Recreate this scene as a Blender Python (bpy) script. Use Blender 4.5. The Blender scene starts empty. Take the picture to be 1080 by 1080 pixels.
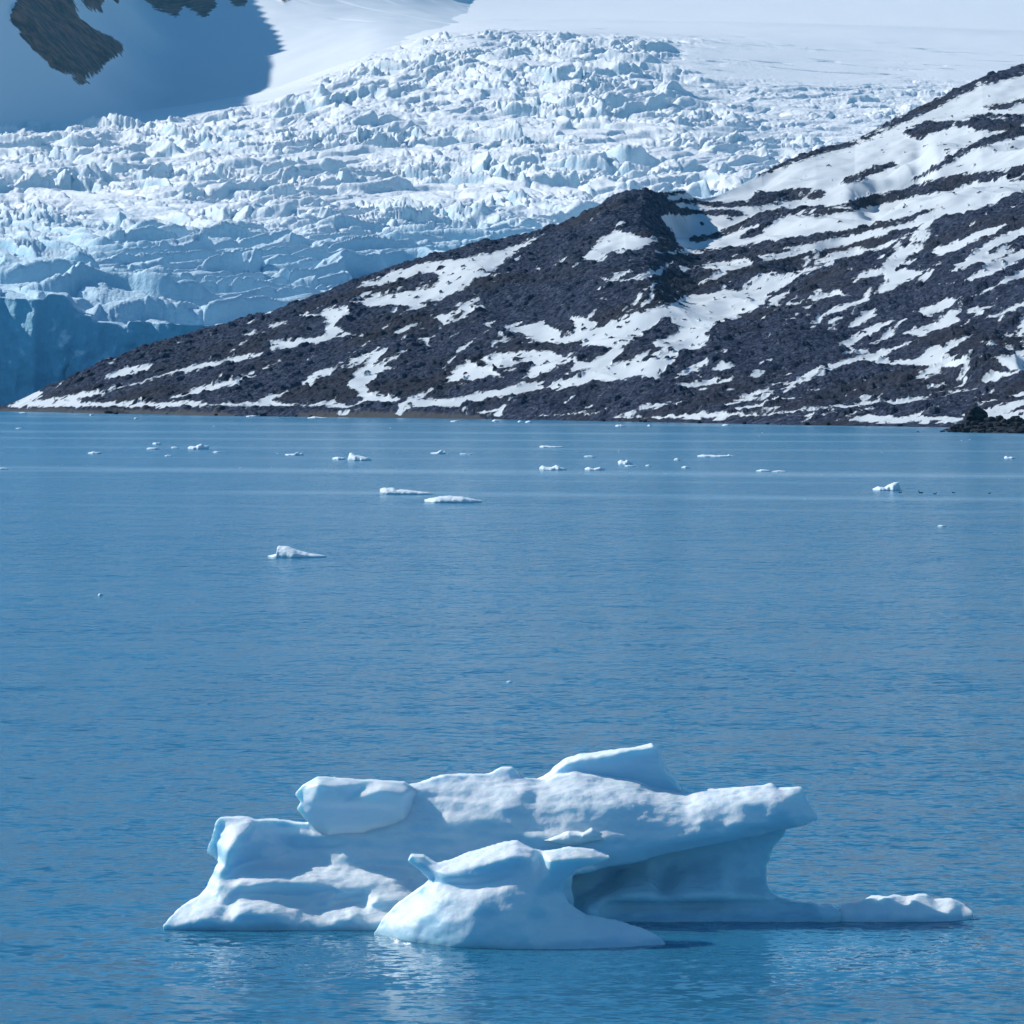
import bpy, math
import numpy as np

# ------------------------------------------------------------------ camera numbers
H = 10.0                      # eye height above the water, metres
F = 4102.0                    # focal length in photo pixels (1080 wide)
TH = math.atan(140.0 / F)     # downward pitch
CT, ST = math.cos(TH), math.sin(TH)
C = bpy.context.scene.collection


def at(px, py, Y):
    """world point seen at photo pixel (px, py) at distance Y"""
    px = np.asarray(px, float); py = np.asarray(py, float)
    cx = (px - 540) / F; cy = (540 - py) / F
    t = Y / (CT + cy * ST)
    return cx * t, t * (CT + cy * ST), H + t * (-ST + cy * CT)


def proj(x, y, z):
    d = y * CT - (z - H) * ST
    u = y * ST + (z - H) * CT
    return 540 + F * x / d, 540 - F * u / d


def water_Y(py):
    cy = (540 - py) / F
    return H / (ST - cy * CT) * (CT + cy * ST)


# ------------------------------------------------------------------ noise
rng0 = np.random.RandomState(7)
PERM = rng0.permutation(4096).astype(np.int64)
ANG = rng0.rand(4096) * 2 * np.pi
GX, GY = np.cos(ANG).astype(np.float32), np.sin(ANG).astype(np.float32)
G3 = rng0.normal(size=(4096, 3)); G3 /= np.linalg.norm(G3, axis=1)[:, None]; G3 = G3.astype(np.float32)
RND = rng0.rand(4096, 4).astype(np.float32)


def hsh(i, j, s=0):
    return PERM[(PERM[(i + s * 131) & 4095] + j) & 4095]


def hsh3(i, j, k, s=0):
    return PERM[(PERM[(PERM[(i + s * 131) & 4095] + j) & 4095] + k) & 4095]


def perlin(x, y, s=0):
    xi = np.floor(x).astype(np.int64); yi = np.floor(y).astype(np.int64)
    fx = (x - xi).astype(np.float32); fy = (y - yi).astype(np.float32)
    u = fx * fx * fx * (fx * (fx * 6 - 15) + 10); v = fy * fy * fy * (fy * (fy * 6 - 15) + 10)
    def g(a, b):
        h = hsh(xi + a, yi + b, s)
        return GX[h] * (fx - a) + GY[h] * (fy - b)
    n0 = g(0, 0) * (1 - u) + g(1, 0) * u
    n1 = g(0, 1) * (1 - u) + g(1, 1) * u
    return (n0 * (1 - v) + n1 * v) * 1.5


def fbm(x, y, o=4, s=0, gain=.5):
    a = 1.0; t = 0; r = 0
    for k in range(o):
        r = r + a * perlin(x * 2 ** k, y * 2 ** k, s + k * 3); t += a; a *= gain
    return r / t * 1.3


def ridged(x, y, o=4, s=0):
    a = 1.0; t = 0; r = 0
    for k in range(o):
        n = 1 - np.abs(perlin(x * 2.03 ** k, y * 2.03 ** k, s + k * 5)) * 1.6
        r = r + a * n * n; t += a; a *= .5
    return r / t


def perlin3(x, y, z, s=0):
    xi = np.floor(x).astype(np.int64); yi = np.floor(y).astype(np.int64); zi = np.floor(z).astype(np.int64)
    fx = (x - xi).astype(np.float32); fy = (y - yi).astype(np.float32); fz = (z - zi).astype(np.float32)
    f = lambda q: q * q * (3 - 2 * q)
    u, v, w = f(fx), f(fy), f(fz)
    def g(a, b, c):
        q = G3[hsh3(xi + a, yi + b, zi + c, s)]
        return q[..., 0] * (fx - a) + q[..., 1] * (fy - b) + q[..., 2] * (fz - c)
    L = lambda p, q, t: p + (q - p) * t
    return L(L(L(g(0, 0, 0), g(1, 0, 0), u), L(g(0, 1, 0), g(1, 1, 0), u), v),
             L(L(g(0, 0, 1), g(1, 0, 1), u), L(g(0, 1, 1), g(1, 1, 1), u), v), w) * 1.4


def worley(x, y, s=0, jit=.9):
    """F1, F2, random of nearest cell (4 values), offset from its point"""
    xi = np.floor(x).astype(np.int64); yi = np.floor(y).astype(np.int64)
    f1 = np.full(x.shape, 9., np.float32); f2 = f1.copy(); hid = np.zeros(x.shape, np.int64)
    ox = np.zeros(x.shape, np.float32); oy = ox.copy()
    for a in (-1, 0, 1):
        for b in (-1, 0, 1):
            h = hsh(xi + a, yi + b, s)
            dx = (xi + a + .5 + (RND[h, 0] - .5) * jit - x).astype(np.float32)
            dy = (yi + b + .5 + (RND[h, 1] - .5) * jit - y).astype(np.float32)
            d = np.sqrt(dx * dx + dy * dy)
            m = d < f1
            f2 = np.where(m, f1, np.minimum(f2, d)); f1 = np.where(m, d, f1)
            hid = np.where(m, h, hid); ox = np.where(m, -dx, ox); oy = np.where(m, -dy, oy)
    return f1, f2, hid, ox, oy


def sstep(a, b, x):
    t = np.clip((x - a) / (b - a), 0, 1); return t * t * (3 - 2 * t)


def poly_sd(P, x, y):
    """signed distance to polygon, negative inside"""
    P = np.asarray(P, np.float32); n = len(P)
    d = np.full(x.shape, 1e12, np.float32); ins = np.zeros(x.shape, bool)
    for i in range(n):
        a = P[i]; b = P[i - 1]; e = b - a
        wx = x - a[0]; wy = y - a[1]
        t = np.clip((wx * e[0] + wy * e[1]) / max(float(e @ e), 1e-12), 0, 1)
        d = np.minimum(d, (wx - e[0] * t) ** 2 + (wy - e[1] * t) ** 2)
        c = (a[1] > y) != (b[1] > y)
        if a[1] != b[1]:
            ins ^= c & (x < (b[0] - a[0]) * (y - a[1]) / (b[1] - a[1]) + a[0])
    d = np.sqrt(d)
    return np.where(ins, -d, d)


def polys_mask(polys, px, py, pad=14.0):
    """max over polygons of inside distance (positive inside), in photo pixels"""
    out = np.full(px.shape, -pad, np.float32)
    for P in polys:
        A = np.array(P); lo = A.min(0) - pad; hi = A.max(0) + pad
        m = (px > lo[0]) & (px < hi[0]) & (py > lo[1]) & (py < hi[1])
        if m.any():
            out[m] = np.maximum(out[m], -poly_sd(P, px[m], py[m]))
    return out


def blur(a, n, axis):
    """box blur along an axis, edges repeated"""
    a = np.moveaxis(a, axis, 0)
    p = np.concatenate([np.repeat(a[:1], n, 0), a, np.repeat(a[-1:], n, 0)])
    c = np.cumsum(np.concatenate([np.zeros_like(p[:1]), p]), 0)
    return np.moveaxis((c[2 * n + 1:] - c[:-2 * n - 1]) / (2 * n + 1), 0, axis)


def table(cols, rows, vals, px, q):
    """bilinear table lookup"""
    vals = np.asarray(vals, float); cols = np.asarray(cols, float); rows = np.asarray(rows, float)
    ci = np.clip(np.searchsorted(cols, px) - 1, 0, len(cols) - 2); ri = np.clip(np.searchsorted(rows, q) - 1, 0, len(rows) - 2)
    u = np.clip((px - cols[ci]) / (cols[ci + 1] - cols[ci]), 0, 1); v = np.clip((q - rows[ri]) / (rows[ri + 1] - rows[ri]), 0, 1)
    return (vals[ri, ci] * (1 - u) + vals[ri, ci + 1] * u) * (1 - v) + (vals[ri + 1, ci] * (1 - u) + vals[ri + 1, ci + 1] * u) * v


# ------------------------------------------------------------------ meshes
def mesh_np(name, V, Q, mat=None, attrs=None, smooth=True, parent=None, obj=True):
    me = bpy.data.meshes.new(name)
    V = np.ascontiguousarray(V, np.float32); Q = np.ascontiguousarray(Q, np.int32)
    k = Q.shape[1]
    me.vertices.add(len(V)); me.vertices.foreach_set('co', V.ravel())
    me.loops.add(Q.size); me.loops.foreach_set('vertex_index', Q.ravel())
    me.polygons.add(len(Q)); me.polygons.foreach_set('loop_start', np.arange(0, Q.size, k, dtype=np.int32))
    me.polygons.foreach_set('use_smooth', np.full(len(Q), smooth))
    me.update(calc_edges=True)
    for n, a in (attrs or {}).items():
        at_ = me.attributes.new(n, 'FLOAT', 'POINT'); at_.data.foreach_set('value', np.ascontiguousarray(a, np.float32).ravel())
    if mat: me.materials.append(mat)
    if not obj: return me
    o = bpy.data.objects.new(name, me); C.objects.link(o)
    if parent: o.parent = parent
    return o


def grid_mesh(name, X, Y, Z, mat, attrs=None, smooth=True):
    r, c = X.shape
    i = np.arange(r * c).reshape(r, c)
    Q = np.stack([i[:-1, :-1], i[:-1, 1:], i[1:, 1:], i[1:, :-1]], -1).reshape(-1, 4)
    return mesh_np(name, np.stack([X, Y, Z], -1).reshape(-1, 3), Q, mat, attrs, smooth)


def surface_nets(D, org, h):
    """quads on the zero set of the sampled distance D[x, y, z]"""
    S = D < 0
    nx, ny, nz = D.shape
    acc = np.zeros((nx - 1, ny - 1, nz - 1, 3), np.float32); cnt = np.zeros((nx - 1, ny - 1, nz - 1), np.float32)
    sl = lambda o, n: slice(o, n - 1 + o)
    for a in range(3):
        o1 = [0, 0, 0]; o1[a] = 1
        b, c = [k for k in range(3) if k != a]
        for p in (0, 1):
            for q in (0, 1):
                o = [0, 0, 0]; o[b] = p; o[c] = q; e = list(o); e[a] = 1
                A = D[sl(o[0], nx), sl(o[1], ny), sl(o[2], nz)]; B = D[sl(e[0], nx), sl(e[1], ny), sl(e[2], nz)]
                m = (A < 0) != (B < 0)
                idx = np.nonzero(m)
                t = A[idx] / (A[idx] - B[idx])
                pt = np.tile(np.array(o, np.float32), (len(t), 1)); pt[:, a] = t
                acc[idx] += pt; cnt[idx] += 1
    act = np.nonzero(cnt > 0)
    vid = np.full(cnt.shape, -1, np.int64); vid[act] = np.arange(len(act[0]))
    V = (np.stack(act, -1) + acc[act] / cnt[act][:, None]) * h + np.array(org)
    quads = []
    for a in range(3):
        b, c = [(1, 2), (2, 0), (0, 1)][a]
        n = [nx, ny, nz]
        s0 = [slice(1, n[k] - 1) for k in range(3)]; s1 = list(s0); s0[a] = slice(0, n[a] - 1); s1[a] = slice(1, n[a])
        A = S[tuple(s0)]; B = S[tuple(s1)]
        for flip in (0, 1):
            m = (A & ~B) if not flip else (~A & B)
            idx = np.array(np.nonzero(m))
            idx[b] += 1; idx[c] += 1
            def cell(db, dc):
                q = idx.copy(); q[b] -= db; q[c] -= dc; return vid[tuple(q)]
            q = np.stack([cell(1, 1), cell(0, 1), cell(0, 0), cell(1, 0)], -1)
            quads.append(q[:, ::-1] if flip else q)
    Q = np.concatenate(quads); Q = Q[(Q >= 0).all(1)]
    return V, Q


def tag(o, label=None, cat=None, group=None, kind=None):
    for k, v in (('label', label), ('category', cat), ('group', group), ('kind', kind)):
        if v: o[k] = v
    return o


# ------------------------------------------------------------------ materials
class NT:
    def __init__(self, name):
        self.m = bpy.data.materials.new(name); self.m.use_nodes = True
        self.t = self.m.node_tree; self.t.nodes.clear()
        self.out = self.n('ShaderNodeOutputMaterial')
    def n(self, typ, **kw):
        nd = self.t.nodes.new(typ)
        for k, v in kw.items(): setattr(nd, k, v)
        return nd
    def l(self, a, b): self.t.links.new(a, b)
    def set(self, sock, v):
        if hasattr(v, 'is_output') or isinstance(v, bpy.types.NodeSocket): self.l(v, sock)
        else: sock.default_value = v
    def math(self, op, a, b=0.0, c=None, clamp=False):
        nd = self.n('ShaderNodeMath', operation=op, use_clamp=clamp)
        self.set(nd.inputs[0], a); self.set(nd.inputs[1], b)
        if c is not None: self.set(nd.inputs[2], c)
        return nd.outputs[0]
    def vmath(self, op, a, b=(0, 0, 0)):
        nd = self.n('ShaderNodeVectorMath', operation=op)
        self.set(nd.inputs[0], a)
        if op == 'SCALE': self.set(nd.inputs['Scale'], b)
        else: self.set(nd.inputs[1], b)
        return nd.outputs[0]
    def pos(self): return self.n('ShaderNodeNewGeometry').outputs['Position']
    def nrm(self): return self.n('ShaderNodeNewGeometry').outputs['Normal']
    def sep(self, v):
        nd = self.n('ShaderNodeSeparateXYZ'); self.l(v, nd.inputs[0]); return nd.outputs
    def attr(self, name): return self.n('ShaderNodeAttribute', attribute_name=name).outputs['Fac']
    def noise(self, vec, scale, detail=3.0, rough=.5, what='Fac'):
        nd = self.n('ShaderNodeTexNoise'); self.l(vec, nd.inputs['Vector'])
        nd.inputs['Scale'].default_value = scale; nd.inputs['Detail'].default_value = detail; nd.inputs['Roughness'].default_value = rough
        return nd.outputs[what]
    def ramp(self, v, lo, hi):
        nd = self.n('ShaderNodeMapRange', interpolation_type='SMOOTHSTEP')
        self.l(v, nd.inputs[0]); nd.inputs[1].default_value = lo; nd.inputs[2].default_value = hi
        return nd.outputs[0]
    def mix(self, f, a, b):
        nd = self.n('ShaderNodeMix', data_type='RGBA')
        self.set(nd.inputs[0], f)
        for s, v in ((nd.inputs[6], a), (nd.inputs[7], b)):
            if isinstance(v, tuple): s.default_value = v + (1,) if len(v) == 3 else v
            else: self.l(v, s)
        return nd.outputs[2]
    def scale(self, v, s):
        nd = self.n('ShaderNodeMapping'); self.l(v, nd.inputs[0]); nd.inputs['Scale'].default_value = s; return nd.outputs[0]
    def bump(self, h, strength, dist, normal=None):
        nd = self.n('ShaderNodeBump'); nd.inputs['Strength'].default_value = strength; nd.inputs['Distance'].default_value = dist
        self.l(h, nd.inputs['Height'])
        if normal: self.l(normal, nd.inputs['Normal'])
        return nd.outputs[0]
    def bsdf(self, col, rough, **kw):
        b = self.n('ShaderNodeBsdfPrincipled')
        if isinstance(col, tuple): b.inputs['Base Color'].default_value = col + (1,)
        else: self.l(col, b.inputs['Base Color'])
        self.set(b.inputs['Roughness'], rough)
        for k, v in kw.items(): self.set(b.inputs[k.replace('_', ' ')], v)
        self.l(b.outputs[0], self.out.inputs['Surface'])
        return b


def mat_glacier():
    t = NT('glacier_ice'); p = t.pos()
    nz = t.sep(t.nrm())[2]
    steep = t.ramp(t.math('ADD', nz, t.math('MULTIPLY', t.math('SUBTRACT', t.noise(p, .06, 4), .5), .35)), .82, .35)
    steep = t.math('MULTIPLY', steep, t.attr('blue'))
    c = t.mix(steep, (.94, .95, .96), (.30, .57, .71))
    c = t.mix(t.math('MULTIPLY', t.ramp(t.noise(t.scale(p, (.03, .03, .12)), 1.0, 5, .6), .56, .72), t.math('MULTIPLY', t.attr('blue'), .25)), c, (.50, .60, .68))
    c = t.mix(t.math('MULTIPLY', t.attr('bare'), .75), c, (.44, .66, .79))
    b = t.bsdf(c, .7, Specular_IOR_Level=.2)
    nb = t.bump(t.noise(p, .35, 5, .65), .8, 1.0)
    t.l(nb, b.inputs['Normal'])
    return t.m


def mat_mountain():
    t = NT('mountain_snow_and_rock'); p = t.pos()
    rk = t.ramp(t.math('ADD', t.attr('rock'), t.math('MULTIPLY', t.math('SUBTRACT', t.noise(p, .045, 6, .72), .5), 16.0)), -.6, .6)
    rc = t.mix(t.ramp(t.noise(p, .05, 6, .7), .4, .62), (.05, .042, .045), (.26, .135, .095))
    c = t.mix(rk, (.84, .87, .90), rc)
    b = t.bsdf(c, .8, Specular_IOR_Level=.15)
    return t.m


def mat_moraine():
    t = NT('moraine_rock_and_snow'); p = t.pos()
    q = t.sep(p)
    cv = t.n('ShaderNodeCombineXYZ')
    t.l(t.math('SUBTRACT', t.math('MULTIPLY', q[0], .94), t.math('MULTIPLY', q[1], .35)), cv.inputs[0])
    t.l(t.math('MULTIPLY', t.math('ADD', t.math('MULTIPLY', q[0], .35), t.math('MULTIPLY', q[1], .94)), .28), cv.inputs[1])
    t.l(q[2], cv.inputs[2])
    n1 = t.noise(cv.outputs[0], .55, 6, .7)
    sn = t.ramp(t.math('ADD', t.attr('snow'), t.math('MULTIPLY', t.math('SUBTRACT', n1, .5), 8.0)), -.5, .5)
    v = t.n('ShaderNodeTexVoronoi'); t.l(p, v.inputs['Vector']); v.inputs['Scale'].default_value = .8
    tone = t.sep(v.outputs['Color'])[0]
    v2 = t.n('ShaderNodeTexVoronoi'); t.l(p, v2.inputs['Vector']); v2.inputs['Scale'].default_value = 1.9
    tone = t.math('ADD', t.math('MULTIPLY', tone, .5), t.math('MULTIPLY', t.sep(v2.outputs['Color'])[1], .5))
    rc = t.mix(t.ramp(tone, .25, .85), (.018, .024, .048), (.072, .086, .136))
    rc = t.mix(t.ramp(tone, .84, .90), rc, (.13, .14, .17))
    rc = t.mix(t.math('MULTIPLY', t.ramp(t.noise(p, .03, 4), .46, .66), .6), rc, (.04, .036, .038))
    rc = t.mix(t.math('MULTIPLY', t.attr('beach'), .85), rc, (.11, .105, .105))
    dirt = t.math('MULTIPLY', t.ramp(t.noise(p, .12, 5, .65), .48, .75), .35)
    c = t.mix(sn, rc, t.mix(dirt, (.66, .69, .71), (.44, .45, .47)))
    b = t.bsdf(c, .9, Specular_IOR_Level=.04)
    nb = t.bump(t.noise(p, 1.4, 6, .75), .9, .6)
    nb = t.mix(sn, nb, t.nrm())
    t.l(nb, b.inputs['Normal'])
    return t.m


def mat_rock():
    t = NT('boulder_rock'); p = t.pos()
    c = t.mix(t.ramp(t.noise(p, 1.2, 6, .6), .35, .7), (.008, .010, .016), (.055, .058, .072))
    b = t.bsdf(c, .9, Specular_IOR_Level=.06)
    t.l(t.bump(t.noise(p, 2.0, 6, .7), .8, .25), b.inputs['Normal'])
    return t.m


def mat_ice(name, col, sss, rad, glaze=.35, bump=.5, fr=1.0):
    t = NT(name); p = t.pos()
    nz = t.sep(t.nrm())[2]
    frost = t.ramp(t.math('ADD', nz, t.math('MULTIPLY', t.math('SUBTRACT', t.noise(p, 1.3, 4), .5), .6)), .15, .75)
    frost = t.math('MULTIPLY', frost, fr)
    wet = t.math('MULTIPLY', t.ramp(t.math('ADD', t.sep(p)[2], t.math('MULTIPLY', t.noise(p, 2.5, 3), -.16)), .10, -.05), .65)
    frost = t.math('MULTIPLY', frost, t.math('SUBTRACT', 1.0, wet))
    glaze = t.math('SUBTRACT', glaze, t.math('MULTIPLY', wet, .15))
    col = t.mix(wet, col, (.26, .50, .63))
    c = t.mix(frost, col, (.84, .90, .93))
    r = t.math('ADD', t.math('MULTIPLY', frost, .25), glaze)
    b = t.bsdf(c, r, Subsurface_Weight=sss, Subsurface_Scale=rad, IOR=1.31)
    b.subsurface_method = 'RANDOM_WALK'
    b.inputs['Subsurface Radius'].default_value = (.25, .65, 1.0)
    g1 = t.noise(p, 14.0, 4, .6); g2 = t.noise(p, 3.0, 4, .55)
    vo = t.n('ShaderNodeTexVoronoi', feature='SMOOTH_F1'); t.l(t.scale(p, (1, 1, 1.7)), vo.inputs['Vector']); vo.inputs['Scale'].default_value = 3.6
    n = t.bump(g2, .45 * bump, .10)
    n = t.bump(vo.outputs['Distance'], .55 * bump, .16, n)
    n = t.bump(t.math('MULTIPLY', g1, t.math('ADD', t.math('MULTIPLY', frost, .8), .2)), bump, .03, n)
    t.l(n, b.inputs['Normal'])
    return t.m


def mat_water():
    t = NT('sea_water'); p = t.pos(); s = t.sep(p)
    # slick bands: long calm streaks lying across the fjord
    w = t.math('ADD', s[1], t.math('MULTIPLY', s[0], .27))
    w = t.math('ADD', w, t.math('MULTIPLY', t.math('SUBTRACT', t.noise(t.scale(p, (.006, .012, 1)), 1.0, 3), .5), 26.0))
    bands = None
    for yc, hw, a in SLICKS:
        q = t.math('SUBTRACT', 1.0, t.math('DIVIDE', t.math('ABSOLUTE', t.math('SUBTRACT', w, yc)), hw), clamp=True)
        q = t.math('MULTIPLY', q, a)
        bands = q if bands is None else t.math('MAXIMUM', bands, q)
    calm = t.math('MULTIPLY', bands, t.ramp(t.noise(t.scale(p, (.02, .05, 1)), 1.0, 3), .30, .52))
    # lee behind and beside the iceberg
    gust = t.ramp(t.noise(t.scale(p, (.012, .03, 1)), 1.0, 4, .6), .3, .75)
    amp = t.math('ADD', .75, t.math('MULTIPLY', gust, .5))
    amp = t.math('MULTIPLY', amp, t.math('SUBTRACT', 1.0, t.math('MULTIPLY', calm, .30)))
    lee = t.vmath('LENGTH', t.vmath('MULTIPLY', t.vmath('SUBTRACT', p, (1.0, 67.5, 0)), (1 / 9.5, 1 / 5.0, 1)))
    nd = lee.node; lee = nd.outputs['Value']
    amp = t.math('MULTIPLY', amp, t.math('ADD', .38, t.math('MULTIPLY', t.ramp(lee, .55, 1.25), .62)))
    def rip(sc, st=(.6, 1, 1)):
        v = t.vmath('SUBTRACT', t.noise(t.scale(p, st), sc, 2.0, .55, 'Color'), (.5, .5, .5))
        return v
    a = None
    for sc, am in WATER['rip']:
        v = t.vmath('MULTIPLY', rip(sc), (am, am, 0))
        a = v if a is None else t.vmath('ADD', a, v)
    a = t.vmath('SCALE', a, amp)
    n = t.vmath('NORMALIZE', t.vmath('ADD', a, (0, 0, 1)))
    calmness = t.math('MULTIPLY', 1.0, t.math('SUBTRACT', 1.0, t.ramp(lee, .55, 1.25)))
    b = t.bsdf(t.mix(t.math('MULTIPLY', calm, .8), WATER['col'], WATER['slick_sheen']), t.math('SUBTRACT', WATER['rough'], t.math('MULTIPLY', calmness, WATER['rough'] * .7)), IOR=1.333, Specular_IOR_Level=.42)  # slicks' brighter sky reflection painted in as a paler base colour
    b.inputs['Subsurface Weight'].default_value = 1.0; b.inputs['Subsurface Scale'].default_value = 1.6
    b.inputs['Subsurface Radius'].default_value = (.4, .8, 1.0)
    t.l(n, b.inputs['Normal'])
    return t.m


def mat_plain(name, col, rough=.6):
    t = NT(name); p = t.pos()
    c = t.mix(t.noise(p, 12.0, 3), tuple(q * .7 for q in col), tuple(q * 1.2 for q in col))
    t.bsdf(c, rough); return t.m
# ------------------------------------------------------------------ light, sky, air, camera
scene = bpy.context.scene
SUN_AZ, SUN_EL = math.radians(-60), math.radians(34)      # azimuth from +Y (view direction), negative = left
SDIR = np.array([math.sin(SUN_AZ) * math.cos(SUN_EL), math.cos(SUN_AZ) * math.cos(SUN_EL), math.sin(SUN_EL)])
WATER = dict(col=(.026, .172, .295), slick_sheen=(.24, .41, .53), rough=.17, rip=[(.13, .10), (.45, .42), (1.7, .75), (6.0, 1.4)])
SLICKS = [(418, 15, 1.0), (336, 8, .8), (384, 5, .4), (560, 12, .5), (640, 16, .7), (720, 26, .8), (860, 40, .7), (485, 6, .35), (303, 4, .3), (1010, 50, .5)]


def world():
    w = bpy.data.worlds.new('World'); scene.world = w; w.use_nodes = True
    nt = w.node_tree; nt.nodes.clear()
    o = nt.nodes.new('ShaderNodeOutputWorld'); bg = nt.nodes.new('ShaderNodeBackground'); sk = nt.nodes.new('ShaderNodeTexSky')
    sk.sky_type = 'NISHITA'; sk.sun_disc = False
    sk.sun_elevation = SUN_EL; sk.sun_rotation = SUN_AZ
    sk.air_density = 1.0; sk.dust_density = .05; sk.ozone_density = 4.0
    bg.inputs['Strength'].default_value = .11
    tint = nt.nodes.new('ShaderNodeMix'); tint.data_type = 'RGBA'; tint.blend_type = 'MULTIPLY'; tint.inputs[0].default_value = 1
    tint.inputs[7].default_value = (.55, .95, 1.10, 1)
    nt.links.new(sk.outputs[0], tint.inputs[6]); nt.links.new(tint.outputs[2], bg.inputs[0]); nt.links.new(bg.outputs[0], o.inputs[0])
    L = bpy.data.lights.new('sun', 'SUN'); L.energy = 5.0; L.angle = math.radians(.53); L.color = (1, 1, .96)
    ob = bpy.data.objects.new('sun', L); C.objects.link(ob)
    from mathutils import Vector
    ob.rotation_euler = Vector(SDIR).to_track_quat('Z', 'Y').to_euler()
    ob.location = (-200, 300, 600)
    cd = bpy.data.cameras.new('camera'); cam = bpy.data.objects.new('camera', cd); C.objects.link(cam)
    cd.sensor_width = 36; cd.lens = 36 * F / 1080; cd.clip_start = .5; cd.clip_end = 60000
    cam.location = (0, 0, H); cam.rotation_euler = (math.pi / 2 - TH, 0, 0)
    scene.camera = cam
    scene.view_settings.view_transform = 'Standard'; scene.view_settings.look = 'None'
    scene.view_settings.exposure = EXPO; scene.view_settings.gamma = 1; scene.view_settings.use_curve_mapping = False
    cy = scene.cycles
    cy.max_bounces = 6; cy.diffuse_bounces = 3; cy.glossy_bounces = 3; cy.transmission_bounces = 2; cy.volume_bounces = 0
    cy.use_denoising = True
    cy.sample_clamp_indirect = 4


EXPO = -0.08
HAZE = dict(dens=2.9e-5, col=(.26, .70, 1.0))


def haze():
    t = NT('sea_air')
    v = t.n('ShaderNodeVolumePrincipled'); v.inputs['Density'].default_value = HAZE['dens']
    v.inputs['Color'].default_value = HAZE['col'] + (1,); v.inputs['Anisotropy'].default_value = 0.0
    t.l(v.outputs[0], t.out.inputs['Volume'])
    x0, x1, y0, y1, z0, z1 = -6000, 6000, -300, 13500, -12, 1450
    V = [(x, y, z) for x in (x0, x1) for y in (y0, y1) for z in (z0, z1)]
    Q = [(0, 1, 3, 2), (4, 6, 7, 5), (0, 4, 5, 1), (2, 3, 7, 6), (0, 2, 6, 4), (1, 5, 7, 3)]
    o = mesh_np('haze', V, Q, t.m, smooth=False)
    tag(o, kind='stuff', label='faint blue sea air thickening over the far glacier', cat='haze')


def sea():
    V = [(-5000, -250, 0), (5000, -250, 0), (5000, 13000, 0), (-5000, 13000, 0)]
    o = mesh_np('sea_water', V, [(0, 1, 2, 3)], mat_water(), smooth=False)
    tag(o, kind='structure')


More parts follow.
